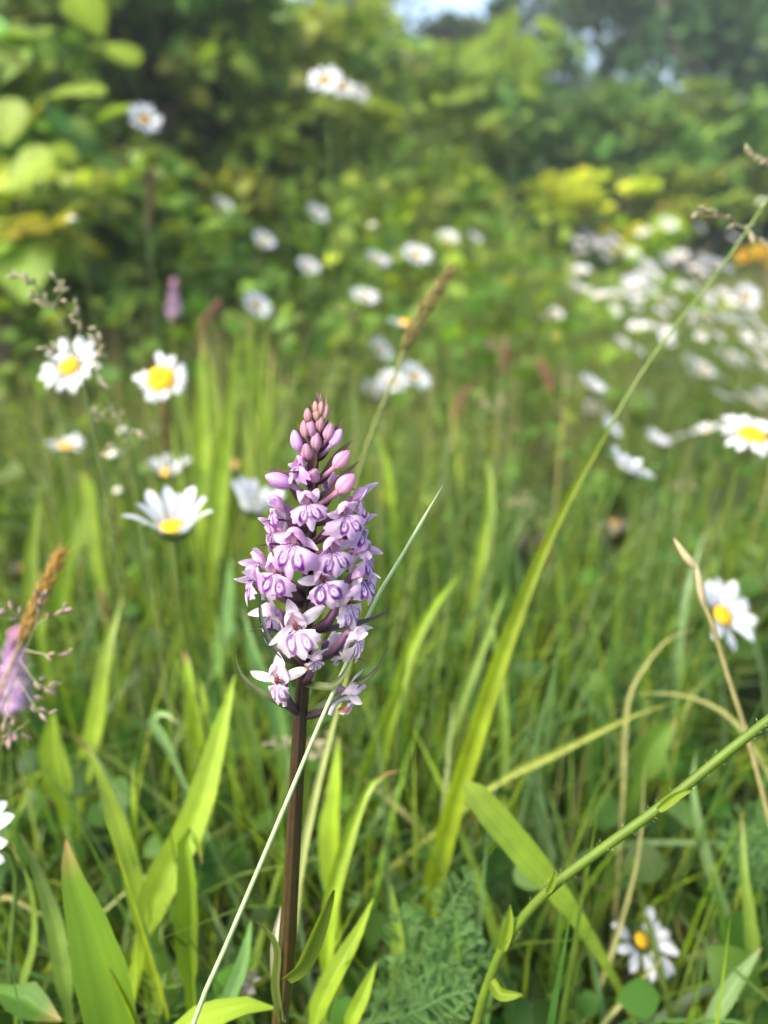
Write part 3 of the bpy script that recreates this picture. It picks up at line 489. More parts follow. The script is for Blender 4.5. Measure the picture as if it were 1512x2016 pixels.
#  px    py   yaw  roll pitch  s   mix  wilt k
FLW = [
 (708, 985, 76, 0, -4, .78, .25, 0, 3, dict(off=50, sl=1.15, lat=.5)),
 (588, 918, -58, 0, -30, .60, .05, 0, 4, dict(off=42)),
 (652, 948, 118, 0, -20, .60, .25, 0, 5, dict(off=38)),
 (545, 1002, -66, 10, -6, .85, .06, 0, 6, dict(off=48, ls=.9, sl=.8)),
 (536, 1048, -100, 0, 5, .72, .15, 0, 7, dict(off=50, sl=1.2, lat=.1)),
 (607, 992, -10, -8, 0, .76, .42, 0, 8, dict(lat=1.7, off=50, asym=.2, sl=.8)),
 (680, 1014, 24, -10, 2, .80, .40, 0, 9, dict(lat=.8, sl=.85, asym=.7)),
 (710, 1040, 74, 0, 0, .78, .2, 0, 10, dict(sl=1.2, lat=.4)),
 (512, 1110, -74, 0, 0, .85, .3, 0, 11, dict(bcol=DBR, bract=17, sl=1.2, lat=.5)),
 (712, 1090, 70, 0, 0, .88, .3, 0, 12, dict(bcol=DBR, sl=1.1, lat=.6)),
 (580, 1072, -12, 6, 0, 1.02, .20, 0, 13, dict(lat=.3, asym=.9, sl=.85)),
 (656, 1086, 14, -8, 0, .90, .32, 0, 14, dict(lat=.2, asym=.9, sl=.8)),
 (500, 1140, -62, 12, 0, .85, .45, 0, 15, dict(bcol=DBR, bract=18, btip=(-.1, .9), sl=1.2, lat=.2)),
 (710, 1138, 52, -8, 0, .85, .5, 0, 16, dict(sl=1.05, dors=False)),
 (542, 1128, -26, 8, 0, .96, .22, 0, 17, dict(lat=1.6, sl=.8)),
 (638, 1146, 6, -18, 0, .86, .6, 0, 18, dict(lat=.5, sl=1.05, dors=False)),
 (534, 1212, -105, 0, 10, .85, .85, 0, 19, dict(bcol=DBR, bract=16, sl=1.25, lat=.0)),
 (684, 1190, 44, -14, 5, .90, .8, .2, 20, dict(bcol=DBR, bpix=[(650, 1240, .203), (715, 1225, .206), (748, 1212, .207), (768, 1195, .207)], dors=False)),
 (702, 1256, 62, -12, 15, .85, .95, .25, 21, dict(off=50, bcol=DBR, bract=18, btip=(.4, .25), dors=False)),
 (655, 1270, 120, 0, 10, .75, .95, .3, 22, dict(off=45, bcol=GBR)),
 (622, 1298, 25, 0, 40, .55, .97, .6, 23, dict(off=50, bcol=GBR, bpix=[(625, 1352, .203), (655, 1352, .200), (680, 1325, .199), (699, 1284, .199)], bw=.0022)),
 (584, 1240, -4, -16, 0, 1.0, .85, .12, 24, dict(lat=.25, asym=1.0, up=.8, hood=.7, off=75, sl=1.3, bcol=(.05, .06, .035), bpix=[(565, 1298, .203), (530, 1262, .203), (514, 1215, .203), (513, 1168, .204)])),
 (547, 1346, -16, -4, 0, 1.0, .95, .7, 25, dict(lat=.45, asym=.15, up=.9, hood=.6, off=62, r=9, ls=.8, sl=1.25, spread=.85, bcol=GBR, bpix=[(545, 1382, .205), (505, 1358, .204), (474, 1328, .204), (461, 1288, .204)])),
 (690, 1370, 78, 12, 20, 1.0, .93, .9, 26, dict(off=45, r=6, lat=1.2, ls=.75, sl=1.15, bcol=GBR, bpix=[(655, 1378, .208), (705, 1350, .207), (745, 1315, .207), (767, 1270, .207)], spread=.5)),
]
for f in FLW: orchid_flower(*f[:8], k=f[8], **f[9])
def orchid_bud(px, py, L, wd, lean, tow, col, stalk=None, bl=9, parent=None, dep=None, rr=5.0, bcol=(.10, .06, .05), stemx=None):
    """lean: image-plane lean in degrees from up (+right); tow: tilt toward the camera"""
    parent = parent or orchid; dep = dep or sdep; stemx = stemx or sx; k = dep(py) / FPX; a, b = math.radians(lean), math.radians(tow)
    ax = nrm((math.sin(a) * RV + math.cos(a) * UV) * math.cos(b) + BV * math.sin(b)); O = P(px, py, dep(py) - .001 * rr) - ax * L * k * .5
    t = np.linspace(0, 1, 14); r = wd * k * .5 * np.sin(np.pi * np.clip(t * .96 + .02, 0, 1) ** .9) ** .72; r[-1] *= .2
    bow = nrm(np.cross(ax, BV)) ; g = G(); pts = O + ax * (L * k * t)[:, None]
    c = np.asarray(col) * np.linspace(1.1, .88, 14)[:, None]; gt = np.clip((.28 - t) / .28, 0, 1)[:, None] * .6; c = c * (1 - gt) + np.array([.22, .20, .08]) * gt; g.tube(pts, r, c, 18, 3, .09); A2 = np.linspace(0, 2 * np.pi, 18, endpoint=False)
    g.C[-1] = (g.C[-1].reshape(14, 18, 3) * (1 - .34 * (np.cos(3 * A2 + .4) < -.86))[None, :, None] * (1 + .08 * np.cos(9 * A2))[None, :, None]).reshape(-1, 3)
    off = stalk if stalk is not None else 26; S0 = P(stemx(py + off + L * .3), py + off + L * .3, dep(py + off + L * .3)); sp = spline([S0, S0 * .4 + O * .6 + ax * -.0006, O + ax * .0008], 8)
    g.tube(sp, np.linspace(.0006, .0006, 8) * (wd / 24), np.linspace(0, 1, 8)[:, None] * np.asarray(col) * .9 + (1 - np.linspace(0, 1, 8)[:, None]) * np.array([.09, .05, .05]), 8)
    o = g.build('bud', M_orch, parent)
    if bl:
        out = nrm(O - S0 + ax * .004); B = bl * .001; sd_ = -BV * .0006 if tow < 20 else -UV * .0005
        bp = spline([S0 + sd_, S0 + out * B * .45 - UV * .0012 + sd_, O + ax * B * .35 - out * .0003 + sd_ * 3 - nrm(np.cross(ax, BV)) * wd * k * .45 * np.sign(px - stemx(py) + .5), O + ax * B * .95 + sd_ * 2 - nrm(np.cross(ax, BV)) * wd * k * .35 * np.sign(px - stemx(py) + .5)], 12); t = np.linspace(0, 1, 12)
        G().ribbon(bp, .0024 * np.sin(np.pi * (t * .88 + .12) ** .7) ** .9 + .00015, BV + .3 * UV, np.asarray(bcol) * (1 + .6 * t)[:, None] * np.array([1, 1, .9]), .25, 5).build('bract', M_bract, o)
    return o
BP = np.array([.60, .31, .45]); BD = np.array([.42, .22, .25]); BG = np.array([.46, .27, .22]); BL = np.array([.62, .36, .66])
for a in ((607, 818, 30, 17, -8, 5, BD, 20, 5.5), (632, 804, 28, 14, 5, 0, BG, 20, 6.5), (622, 802, 26, 12, -8, 0, BG, 20, 6), (642, 811, 30, 14, 8, 0, BD, 20, 6.5), (624, 817, 28, 16, 3, 18, BG, 16, 4.5),
          (600, 845, 36, 17, -8, 0, BD * 1.1, 24, 7), (613, 843, 38, 21, -4, 15, BP * .9, 22, 6), (631, 834, 34, 18, 8, 15, BD * 1.15, 22, 5.5), (648, 850, 38, 22, 14, 5, BP * .85, 24, 6),
          (584, 868, 44, 23, -14, 5, BL, 28, 8), (623, 869, 40, 22, 2, 20, BP * .95, 24, 6), (662, 862, 40, 22, 32, 5, BL * 1.08, 30, 8), (605, 889, 36, 26, -6, 35, BP * .9, 26, 6),
          (673, 905, 46, 28, 42, 5, BP * 1.05, 32, 10), (617, 936, 30, 28, 0, 75, BP * .95, 20, 0), (681, 952, 50, 32, 44, 8, BP * 1.1, 36, 11), (549, 946, 56, 30, -70, 10, BL, 24, 9)):
    orchid_bud(*a[:7], stalk=a[7], bl=a[8])
# stem leaves of the orchid
def oleaf(pix, wpx, col, name, mat, parent=None, face=None, fold=.3, label=None):
    pts = spline([P(*q) for q in pix], 22); t = np.linspace(0, 1, 22); w = wpx * np.array([.00015]) * np.sin(np.pi * (t * .86 + .12) ** .8) ** .8 + .0002
    c = np.asarray(col) * (1 - .55 * np.clip((t - .82) / .18, 0, 1))[:, None]
    return G().ribbon(pts, w, face if face is not None else BV, c, fold, 7).build(name, mat, parent, label=label)
oleaf([(563, 1925, .222), (590, 1900, .221), (610, 1860, .219), (640, 1790, .217), (657, 1752, .216)], 40, (.11, .16, .015), 'leaf', M_leaf, orchid, BV * .8 + RV * .5)
oleaf([(553, 2010, .226), (541, 1940, .224), (545, 1870, .222), (525, 1830, .220), (503, 1814, .219)], 16, (.13, .17, .04), 'leaf', M_leaf, orchid, BV + RV * .3)
oleaf([(556, 2010, .227), (548, 1950, .226), (541, 1860, .225), (552, 1785, .225)], 20, (.42, .38, .26), 'sheath', M_straw, orchid)
# other orchids, out of focus
def small_orchid(px, py, d, L, label, nf, sc0):
    top = P(px, py - L / 2, d); q = P(px, py + L / 2, d); b = q.copy(); b += np.array([.01, .04, 0]); b[2] = float(ground_z(b[0], b[1])) - .004
    root = thing('spotted_orchid', b, label, 'orchid', 'orchids farther off')
    G().tube(spline([b, (b + q) / 2, q, top], 14), np.linspace(.0024, .0008, 14), (.07, .05, .025), 8).build('stem', M_ostem, root)
    global sdep2
    for i in range(nf):
        f = (i + .5) / nf; yy = py + L / 2 - f * L * .8; ya = (i * 137.5 + 30) % 360 - 180; wid = .10 * L * (1.3 - f) * (1456 * .01 / d / (L * .13) if False else 1)
        orchid_flower(px + math.sin(math.radians(ya)) * wid * 1.6, yy, ya, 0, 0, sc0 * (1.05 - .35 * f), .1 + .25 * (1 - f), k=50 + i, r=8 * math.copysign(1, 1), off=.09 * L, bract=10, parent=root, dep=lambda p: d, stemx=lambda p: px)
    for i in range(6):
        orchid_bud(px + (i % 3 - 1) * L * .05, py - L * .34 - i * L * .03, L * .11, L * .07, (i % 3 - 1) * 14, 10, BP, stalk=L * .05, bl=0, parent=root, dep=lambda p: d, stemx=lambda p: px)
small_orchid(28, 1312, .44, 150, 'blurred lilac orchid behind the golden grass spike', 22, 1.0)
small_orchid(342, 585, 1.15, 72, 'distant purple orchid spike standing before the low bramble', 14, .9)
small_orchid(748, 885, 1.05, 66, 'tiny distant purple orchid in the middle meadow grass', 10, .9)

# ------------------------------------------------------------------ single grass blades, stalks and leaves one can tell apart
def blade(pix, wpx, col, name, label, cat, group=None, prof='leaf', fold=.22, face=None, mat=None, round_=False, root=True, twist=0.0, dens=26, tipcol=None):
    """pix: (px, py, depth) from low end to tip; width in pixels at its own depth"""
    W3 = [P(*q) for q in pix]; dm = np.mean([q[2] for q in pix]); lead = to_ground(W3[0], W3[1]) if root else []
    npre = len(lead); pts = spline(lead + W3, dens + (8 if root else 0)); m = len(pts); yy = pts[:, 2]
    cum = np.r_[0, np.cumsum(np.linalg.norm(np.diff(pts, axis=0), axis=1))]; L0 = np.sum(np.linalg.norm(np.diff(np.array(lead + W3[:1]), axis=0), axis=1)) if root else 0
    t = np.clip((cum - L0) / (cum[-1] - L0), 0, 1); w = wpx * dm / FPX
    if prof == 'leaf': ww = w * np.clip(np.sin(np.pi * (t * .82 + .18) ** .75), .02, 1) ** .8 * np.where(cum < L0, .6, 1)
    elif prof == 'long': ww = w * np.clip((1 - t) ** .7, .03, 1) * np.clip(.55 + t * 2, 0, 1)
    elif prof == 'blunt': ww = w * np.clip(np.interp(t, [0, .25, .5, .75, .93, .98, 1], [.3, .35, .6, 1, .97, .7, .25]), 0, 1)
    else: ww = w * np.linspace(1, .7, m) * np.clip((1 - t) * 14, .05, 1)
    ww = ww * (1 + .035 * np.sin(cum * 700 + rng.uniform(0, 6)) + .025 * rng.normal(size=m)); c = np.repeat(np.asarray(col, float)[None], m, 0)
    if prof == 'leaf' and rng.random() < .45: kb = np.clip((t - rng.uniform(.82, .95)) / .07, 0, 1)[:, None]; c = c * (1 - kb) + np.array([.30, .20, .07]) * kb
    if tipcol is not None: k = np.clip((t - .6) / .4, 0, 1)[:, None]; c = c * (1 - k) + np.asarray(tipcol) * k
    b = pts[0].copy()
    g = G()
    if prof == 'stalk': g.tube(pts, ww * .5, c, 8)
    else: g.ribbon(pts, ww, face if face is not None else BV + .3 * UV, c, fold, 11, twist, vein=.06)
    return g.build(name, mat or (M_stalk if prof == 'stalk' else M_grass), base=b, label=label, cat=cat, group=group)
# pale stalk crossing the orchid stem
blade([(372, 2040, .186), (450, 1850, .188), (560, 1590, .193), (640, 1400, .199), (735, 1190, .210), (800, 1080, .214), (872, 955, .217)], 11, (.40, .50, .24), 'grass_stalk', 'pale straight grass stalk leaning across the orchid stem', 'grass stalk', prof='stalk')
blade([(560, 1960, .30), (590, 1720, .30), (620, 1570, .30), (650, 1450, .30), (695, 1285, .3)], 24, (.42, .46, .16), 'grass_blade', 'pale yellow grass blade right behind the orchid stem', 'grass blade', prof='long')
# the tall leaf and culm that rises to the panicle
tg = thing('tall_grass', P(850, 2200, .36) * np.array([1, 1, 0]) + np.array([0, 0, .0]), 'tall grass with a broad yellow green leaf and a pale drooping panicle', 'grass plant')
tp = [P(*q) for q in ((850, 1800, .36), (885, 1600, .35), (950, 1400, .34), (1010, 1230, .335), (1090, 1040, .33), (1180, 875, .325), (1290, 695, .32), (1400, 555, .315), (1480, 440, .31), (1560, 320, .31))]
low = to_ground(tp[0], tp[1]); tp2 = spline(low + tp, 40); G().tube(tp2, np.interp(np.linspace(0, 1, 40), [0, .5, 1], [.0014, .0009, .0005]), (.15, .22, .05), 7).build('culm', M_stalk, tg)
lf = spline([P(*q) for q in ((838, 1820, .352), (880, 1620, .344), (935, 1440, .336), (985, 1290, .331), (1060, 1100, .326), (1130, 960, .321), (1200, 840, .318))], 30); t = np.linspace(0, 1, 30)
G().ribbon(lf, .0100 * np.interp(t, [0, .2, .5, .8, 1], [.75, 1, .85, .42, .15]), BV + .2 * RV, np.array([.25, .33, .015])[None] * (1 + .2 * np.sin(t * 5))[:, None], .3, 5).build('leaf', M_grass, tg)
lf = spline([P(*q) for q in ((880, 1640, .355), (925, 1480, .35), (965, 1330, .345), (1020, 1180, .34))], 20); t = np.linspace(0, 1, 20)
G().ribbon(lf, .005 * (1 - t ** 2) + .0004, BV - .4 * RV, np.array([.25, .21, .02])[None] * np.ones((20, 1)), .3, 5).build('leaf', M_grass, tg)
def spikelet_mesh(name, L, W, col, awn=0):
    t = np.linspace(0, 1, 8); g = G(); g.tube(np.stack([t * L, 0 * t, .04 * L * np.sin(3 * t)], 1), W * .5 * np.sin(np.pi * np.clip(t * .97 + .02, 0, 1) ** .8) ** .8, np.asarray(col) * np.linspace(.8, 1.15, 8)[:, None], 6)
    if awn: g.tube(np.array([[L * .8, 0, .1 * W], [L * (1 + awn * .5), 0, .3 * W], [L * (1 + awn), 0, .8 * W]]), [W * .07, W * .05, W * .02], np.asarray(col) * 1.2, 4)
    return mesh_np(name, *g.data(), M_straw)
SPK_PALE = spikelet_mesh('spikelet', .0042, .0016, (.46, .40, .26)); SPK_PINK = spikelet_mesh('spikelet', .0040, .0015, (.36, .26, .20)); SPK_GOLD = spikelet_mesh('spikelet', .0075, .0018, (.42, .25, .06), .6); SPK_BRN = spikelet_mesh('spikelet', .0075, .0017, (.21, .17, .05), .6)
SPK_DRK = spikelet_mesh('spikelet', .006, .0016, (.16, .10, .03), .3)
def branch(root, pix, r, col, spk, n, s=1.0, spread=.7, start=.3, twig=.004):
    pts = spline([P(*q) for q in pix], 14); G().tube(pts, np.linspace(r, r * .5, 14), col, 5).build('branch', M_straw, root); T = nrm(np.gradient(pts, axis=0))
    for i in range(n):
        f = start + (1 - start) * (i + rng.uniform(0, .6)) / n; j = min(13, int(f * 13)); d = nrm(T[j] + rng.normal(0, spread, 3)); p0 = pts[j] + (d - T[j]) * rng.uniform(0, twig)
        z = nrm(np.cross(d, rng.normal(size=3))); inst('spikelet', spk, frame(d, np.cross(z, d), z, p0, s * rng.uniform(.8, 1.2)), root)
cs = (.36, .32, .2)
for q in ([(1462, 448, .311), (1430, 430, .309), (1400, 416, .307), (1365, 414, .305)], [(1465, 445, .311), (1490, 470, .312), (1520, 482, .313)], [(1555, 330, .31), (1510, 315, .307), (1465, 298, .305)]):
    branch(tg, q, .0006, cs, SPK_PALE, 12, .85, .45, .1, .002)
# broad folded blade and diagonal daisy stalk
blade([(1240, 1990, .34), (1190, 1895, .315), (1130, 1800, .30), (1075, 1730, .29), (1000, 1640, .28), (945, 1575, .276), (915, 1540, .276)], 54, (.29, .40, .045), 'grass_blade', 'broad bright green grass blade slanting under the diagonal daisy stalk', 'grass blade', prof='blunt', fold=.12, dens=36)
ds = thing('daisy_stalk', P(920, 2300, .25) * np.array([1, 1, 0]), 'hairy green daisy stalk leaning diagonally with small clasping leaves', 'flower stalk')
dp = [P(*q) for q in ((942, 2000, .245), (965, 1925, .240), (1005, 1840, .234), (1080, 1752, .228), (1180, 1675, .223), (1300, 1588, .219), (1420, 1490, .216), (1560, 1380, .214))]
dpt = spline(to_ground(dp[0], dp[1]) + dp, 60); G().tube(dpt, np.linspace(.0018, .0013, 60), np.array([.08, .13, .010]), 12, 6, .10).build('stem', M_stalk, ds)
g = G()
for i in range(300):
    j = rng.integers(12, 59); p0 = dpt[j] + (dpt[min(59, j + 1)] - dpt[j]) * rng.random(); d = nrm(rng.normal(size=3)); T = nrm(dpt[min(59, j + 1)] - dpt[j - 1]); d = nrm(d - T * (d @ T)); g.tube(np.array([p0 + d * .0016, p0 + d * .0020 + T * .0002, p0 + d * .0024 + T * .0004]), [.00005, .00004, .00002], (.45, .5, .3), 3)
g.build('hairs', M_straw, ds, kind='stuff')
for pix, wp in (([(965, 1930, .239), (985, 1955, .236), (1030, 1958, .233)], 24), ([(988, 1868, .235), (1000, 1820, .232), (1004, 1780, .230)], 22), ([(1078, 1756, .226), (1088, 1735, .224), (1092, 1716, .223)], 12), ([(1296, 1594, .217), (1330, 1568, .215), (1364, 1554, .213)], 16)):
    oleaf(pix, wp, (.17, .24, .02), 'leaf', M_leaf, ds, BV + UV * .4, .4)
# straw spike at right
stg = thing('dry_grass', P(1512, 2100, .30) * np.array([1, 1, 0]), 'straw coloured dry grass stalk with two slim spikelets beside a daisy', 'grass plant')
q = [P(*a) for a in ((1530, 1690, .285), (1480, 1480, .28), (1430, 1320, .275), (1400, 1220, .27), (1386, 1190, .27))]
G().tube(spline(to_ground(q[0], q[1]) + q, 40), np.linspace(.0013, .0009, 40), (.34, .30, .12), 7).build('culm', M_straw, stg)
for pix in ([(1386, 1195, .27), (1378, 1150, .269), (1370, 1105, .268)], [(1372, 1122, .269), (1350, 1095, .268), (1327, 1060, .267)]):
    pt = spline([P(*a) for a in pix], 12); G().tube(pt, .0014 * np.sin(np.pi * (np.linspace(.03, .97, 12)) ** .7) ** .8, (.50, .42, .24), 8).build('spikelet', M_straw, stg)
# dense bristly grass spikes
def spike(pix, wpx, stalk, spk, n, label, d, scol=(.2, .22, .06), sr=.0007):
    b = None; pts = spline([P(*a) for a in pix], 30); st = [P(*a) for a in stalk] + [pts[0]]
    lead = to_ground(st[0], st[1]); base = lead[0]; root = thing('grass_spike', base, label, 'grass spike'); G().tube(spline(lead + st, 30), sr, scol, 6).build('culm', M_stalk, root)
    G().tube(pts, sr * .8, scol, 5).build('axis', M_stalk, root); T = nrm(np.gradient(pts, axis=0)); w = wpx * d / FPX
    for i in range(n):
        f = i / n; j = min(29, int(f * 29.9)); a = i * 2.4; side = nrm(np.cross(T[j], RV + .2)); s2 = np.cross(T[j], side); o = side * math.cos(a) + s2 * math.sin(a); wf = w * .5 * math.sin(math.pi * (.15 + .8 * f) ** .8)
        dd = nrm(T[j] * 1.0 + o * (.32 + .1 * rng.random())); z = nrm(np.cross(dd, rng.normal(size=3))); inst('spikelet', spk, frame(dd, np.cross(z, dd), z, pts[j] + o * wf * .35, rng.uniform(.85, 1.15) * w / .0085), root)
spike([(795, 690, .34), (835, 612, .337), (882, 542, .335)], 33, [(715, 900, .345), (765, 770, .342)], SPK_BRN, 64, 'bristly brown grass spike tilted over a daisy', .337)
spike([(42, 1262, .32), (80, 1175, .318), (116, 1098, .316)], 34, [(-25, 1440, .33), (10, 1340, .325)], SPK_GOLD, 60, 'golden grass spike in front of the blurred lilac orchid', .32, (.3, .24, .06))
spike([(331, 895, .50), (328, 850, .50), (326, 800, .5)], 24, [(335, 1010, .51), (333, 940, .505)], SPK_DRK, 44, 'dark brown grass spike just under the ragged daisy', .5)
spike([(225, 1255, .48), (212, 1215, .48), (200, 1172, .48)], 22, [(232, 1400, .5), (230, 1310, .49)], SPK_BRN, 36, 'small rusty grass spike deep in the grass left of the orchid', .48)
SPK_RED = spikelet_mesh('spikelet', .006, .0026, (.22, .10, .06))
for i, (x, y, d, L, dx, lab) in enumerate(((290, 400, 1.35, 110, 10, 'reddish brown dock spike before the low bramble'), (1090, 745, .95, 60, -25, 'short reddish dock spike among olive grass'), (890, 800, .9, 70, 30, 'slanting reddish dock spike behind the orchid'), (395, 625, 1.1, 55, 35, 'reddish sorrel spike above the bright green blades'), (990, 700, 1.2, 60, 10, 'dull reddish sorrel spike in the middle meadow'))):
    spike([(x, y + L / 2, d), (x + dx * .4, y, d), (x + dx, y - L / 2, d)], 18, [(x - dx, y + L * 1.6, d), (x - dx * .3, y + L, d)], SPK_RED, 40, lab, d, (.2, .12, .06))
# loose panicles
def panicle(stalk, brs, spk, label, n=7, s=1.0, col=(.3, .3, .16)):
    st = [P(*a) for a in stalk]; lead = to_ground(st[0], st[1]); root = thing('grass_panicle', lead[0], label, 'grass panicle'); G().tube(spline(lead + st, 40), np.linspace(.00045, .00025, 40), np.asarray(col) * np.array([.6, .7, .5]), 6).build('culm', M_stalk, root)
    for b in brs: branch(root, b, .0003, col, spk, n, s, .55, .45, .003)
panicle([(-30, 1480, .285), (10, 1380, .28), (55, 1270, .275), (90, 1180, .275)], [[(70, 1230, .275), (100, 1215, .272), (140, 1195, .27)], [(50, 1280, .275), (105, 1290, .27), (145, 1280, .27)], [(40, 1300, .275), (80, 1350, .27), (122, 1345, .27)], [(30, 1330, .278), (75, 1400, .27), (100, 1425, .27)], [(60, 1250, .275), (30, 1210, .272), (10, 1185, .27)], [(20, 1350, .28), (15, 1410, .276), (20, 1460, .274)], [(70, 1240, .275), (75, 1205, .274), (88, 1160, .273)]], SPK_PINK, 'loose pinkish grass panicle around the golden spike', 5)
panicle([(-20, 1520, .29), (0, 1470, .285), (30, 1440, .283), (60, 1418, .28)], [[(10, 1460, .283), (30, 1440, .28), (45, 1430, .28)], [(0, 1470, .284), (10, 1450, .28), (22, 1470, .28)]], SPK_PINK, 'small drooping pinkish panicle under the blurred orchid', 5)
panicle([(230, 1100, .34), (190, 880, .33), (150, 700, .32), (100, 600, .315), (45, 535, .31)], [[(120, 640, .318), (100, 600, .315), (60, 580, .31)], [(140, 680, .318), (160, 640, .315), (140, 595, .31)], [(150, 700, .318), (185, 710, .315), (195, 760, .31)], [(90, 590, .315), (60, 555, .31), (25, 535, .31)], [(105, 610, .315), (120, 570, .31), (105, 545, .31)], [(145, 690, .318), (115, 690, .315), (90, 680, .31)], [(160, 720, .32), (200, 690, .315), (190, 660, .31)]], SPK_PALE, 'pale feathery panicle hanging over the open daisy', 8, .9)
panicle([(300, 1180, .36), (270, 1000, .355), (240, 850, .35), (215, 790, .35)], [[(240, 860, .35), (230, 820, .348), (215, 800, .346)], [(245, 870, .35), (265, 850, .348), (285, 855, .346)], [(230, 830, .35), (205, 825, .348), (185, 800, .346)], [(250, 890, .35), (225, 880, .348), (205, 890, .346)]], SPK_PALE, 'thin panicle with sparse pale seeds beside the daisy buds', 5, .9)
panicle([(760, 1560, .40), (730, 1500, .39), (690, 1478, .385), (640, 1468, .38)], [[(690, 1478, .385), (660, 1462, .38), (610, 1462, .378)], [(650, 1470, .38), (580, 1466, .377), (520, 1462, .375)], [(660, 1472, .38), (640, 1485, .378), (600, 1482, .376)]], SPK_PALE, 'dry panicle lying sideways behind the orchid stem', 10, 1.3)
gpn = 'loose grass panicles in the meadow beyond'
for i in range(34):
    d = rng.uniform(.6, 1.8); px = rng.uniform(850, 1500) if i % 3 else rng.uniform(80, 800); py = rng.uniform(560, 900) if d > .9 else rng.uniform(760, 1080); lx = rng.normal(0, 30)
    if abs(px - 620) < 130 and py > 700: continue
    panicle([(px - lx * 1.5, py + 260 / d * .6, d), (px - lx * .5, py + 90 / d * .6, d), (px, py, d)], [[(px - lx * .1, py + 18, d), (px + o1, py + 4, d), (px + o1 * 1.6, py + o2, d)] for o1, o2 in ((-10, -16), (10, -14), (14, 0), (-14, 4))], SPK_PINK if i % 2 else SPK_PALE, 'loose seeding grass panicle in the blurred meadow', 4, 1.1)
    bpy.context.scene.objects[-1]; 
for o in list(COL.objects):
    if o.get('label') == 'loose seeding grass panicle in the blurred meadow': o['group'] = gpn
# hand-placed green blades (low end -> tip)
gbl = 'green grass blades around the orchid'; LB = 'green grass blade standing in the sward around the orchid'
HB = [
 ([(290, 1815, .31), (330, 1720, .31), (390, 1600, .312), (440, 1420, .318), (462, 1330, .322)], 66, GB), ([(282, 1820, .31), (255, 1690, .312), (215, 1570, .316), (170, 1465, .32)], 40, GB * .95), ([(278, 1800, .315), (272, 1690, .316), (268, 1590, .318), (262, 1500, .32)], 34, GB * .9),
 ([(130, 1960, .28), (110, 1830, .283), (75, 1720, .286), (40, 1640, .288)], 34, GM * 1.2), ([(620, 2010, .27), (660, 1920, .27), (705, 1840, .272), (735, 1768, .274)], 40, GB * 1.1), ([(690, 2016, .265), (715, 1960, .265), (741, 1893, .266)], 32, GB), 
 ([(272, 2016, .25), (248, 1965, .25), (214, 1903, .25)], 44, GB * .9), ([(262, 1980, .27), (268, 1900, .27), (270, 1840, .27)], 24, GB * .8), ([(440, 2000, .27), (480, 1900, .275), (495, 1810, .28)], 34, GBL * 1.2),
 ([(660, 1760, .34), (655, 1650, .34), (665, 1530, .342), (668, 1450, .345)], 50, GB * 1.1), ([(640, 1900, .30), (650, 1780, .30), (690, 1640, .302), (735, 1540, .305), (790, 1515, .31)], 32, GB * 1.15), ([(830, 1820, .36), (870, 1640, .36), (905, 1540, .36)], 34, GB), 
 ([(770, 1420, .42), (800, 1300, .42), (850, 1200, .42), (905, 1130, .43)], 26, GB * 1.05), ([(700, 1560, .40), (745, 1440, .40), (790, 1330, .40), (800, 1240, .4)], 30, GB * .9), ([(985, 1640, .42), (990, 1480, .42), (985, 1350, .42), (960, 1190, .43)], 26, GM * 1.2), 
 ([(1080, 1700, .40), (1060, 1600, .40), (1045, 1500, .40), (1035, 1420, .4)], 30, GP * .8), ([(1190, 1900, .46), (1250, 1815, .46), (1300, 1795, .45), (1340, 1815, .44)], 34, GP), ([(1400, 2016, .30), (1440, 1950, .30), (1500, 1865, .30)], 34, GP * .9), ([(1430, 1800, .36), (1395, 1700, .36), (1365, 1560, .36), (1370, 1480, .36)], 22, GP * .85), ([(1475, 1980, .32), (1480, 1850, .32), (1465, 1720, .322), (1460, 1600, .33)], 26, GM * 1.3),
 ([(380, 1480, .45), (385, 1380, .45), (360, 1280, .46)], 44, GB * 1.2), ([(120, 1560, .40), (100, 1470, .40), (105, 1400, .4)], 52, GB * 1.1), ([(160, 1560, .42), (190, 1420, .42), (210, 1290, .42), (240, 1180, .43)], 40, GB), ([(420, 1100, .6), (440, 900, .6), (460, 740, .6), (470, 650, .6)], 34, GB), ([(390, 1050, .62), (400, 880, .62), (395, 720, .62), (400, 640, .62)], 30, GB * 1.1), ([(500, 950, .65), (495, 800, .65), (490, 690, .65), (500, 620, .65)], 28, GB), ([(430, 1300, .5), (450, 1200, .5), (455, 1100, .5)], 36, GBL * 1.3),
 ([(40, 1960, .30), (70, 1850, .30), (60, 1740, .30), (20, 1660, .3)], 24, GM), ([(870, 1480, .42), (960, 1250, .42), (1000, 1150, .42)], 22, GM * 1.1), ([(1110, 1380, .5), (1105, 1240, .5), (1095, 1060, .51)], 26, GB * .95), ([(1330, 1340, .5), (1345, 1180, .5), (1390, 1040, .51)], 18, GP * .8), ([(770, 1000, .6), (760, 920, .6), (740, 850, .6)], 20, GB), ([(940, 1130, .55), (965, 1000, .55), (960, 900, .56)], 24, GB), ([(80, 1250, .5), (60, 1120, .5), (80, 960, .5)], 30, GB * .9), ([(200, 1130, .55), (180, 1000, .55), (160, 920, .55)], 40, GB * .8),
 ([(330, 1470, .36), (300, 1420, .36), (320, 1400, .355), (350, 1425, .35)], 20, GP), ([(250, 1640, .34), (220, 1560, .34), (175, 1480, .34), (140, 1445, .335)], 20, GP * .9), ([(560, 1500, .4), (545, 1400, .4), (500, 1290, .4), (480, 1200, .41)], 34, GBL * 1.2), ([(500, 1500, .42), (470, 1400, .42), (430, 1330, .42)], 40, GM * 1.2), ([(900, 1960, .33), (860, 1850, .33), (800, 1760, .33)], 26, GM), ([(780, 1980, .31), (785, 1860, .31), (770, 1740, .31)], 34, GM * 1.2),
]
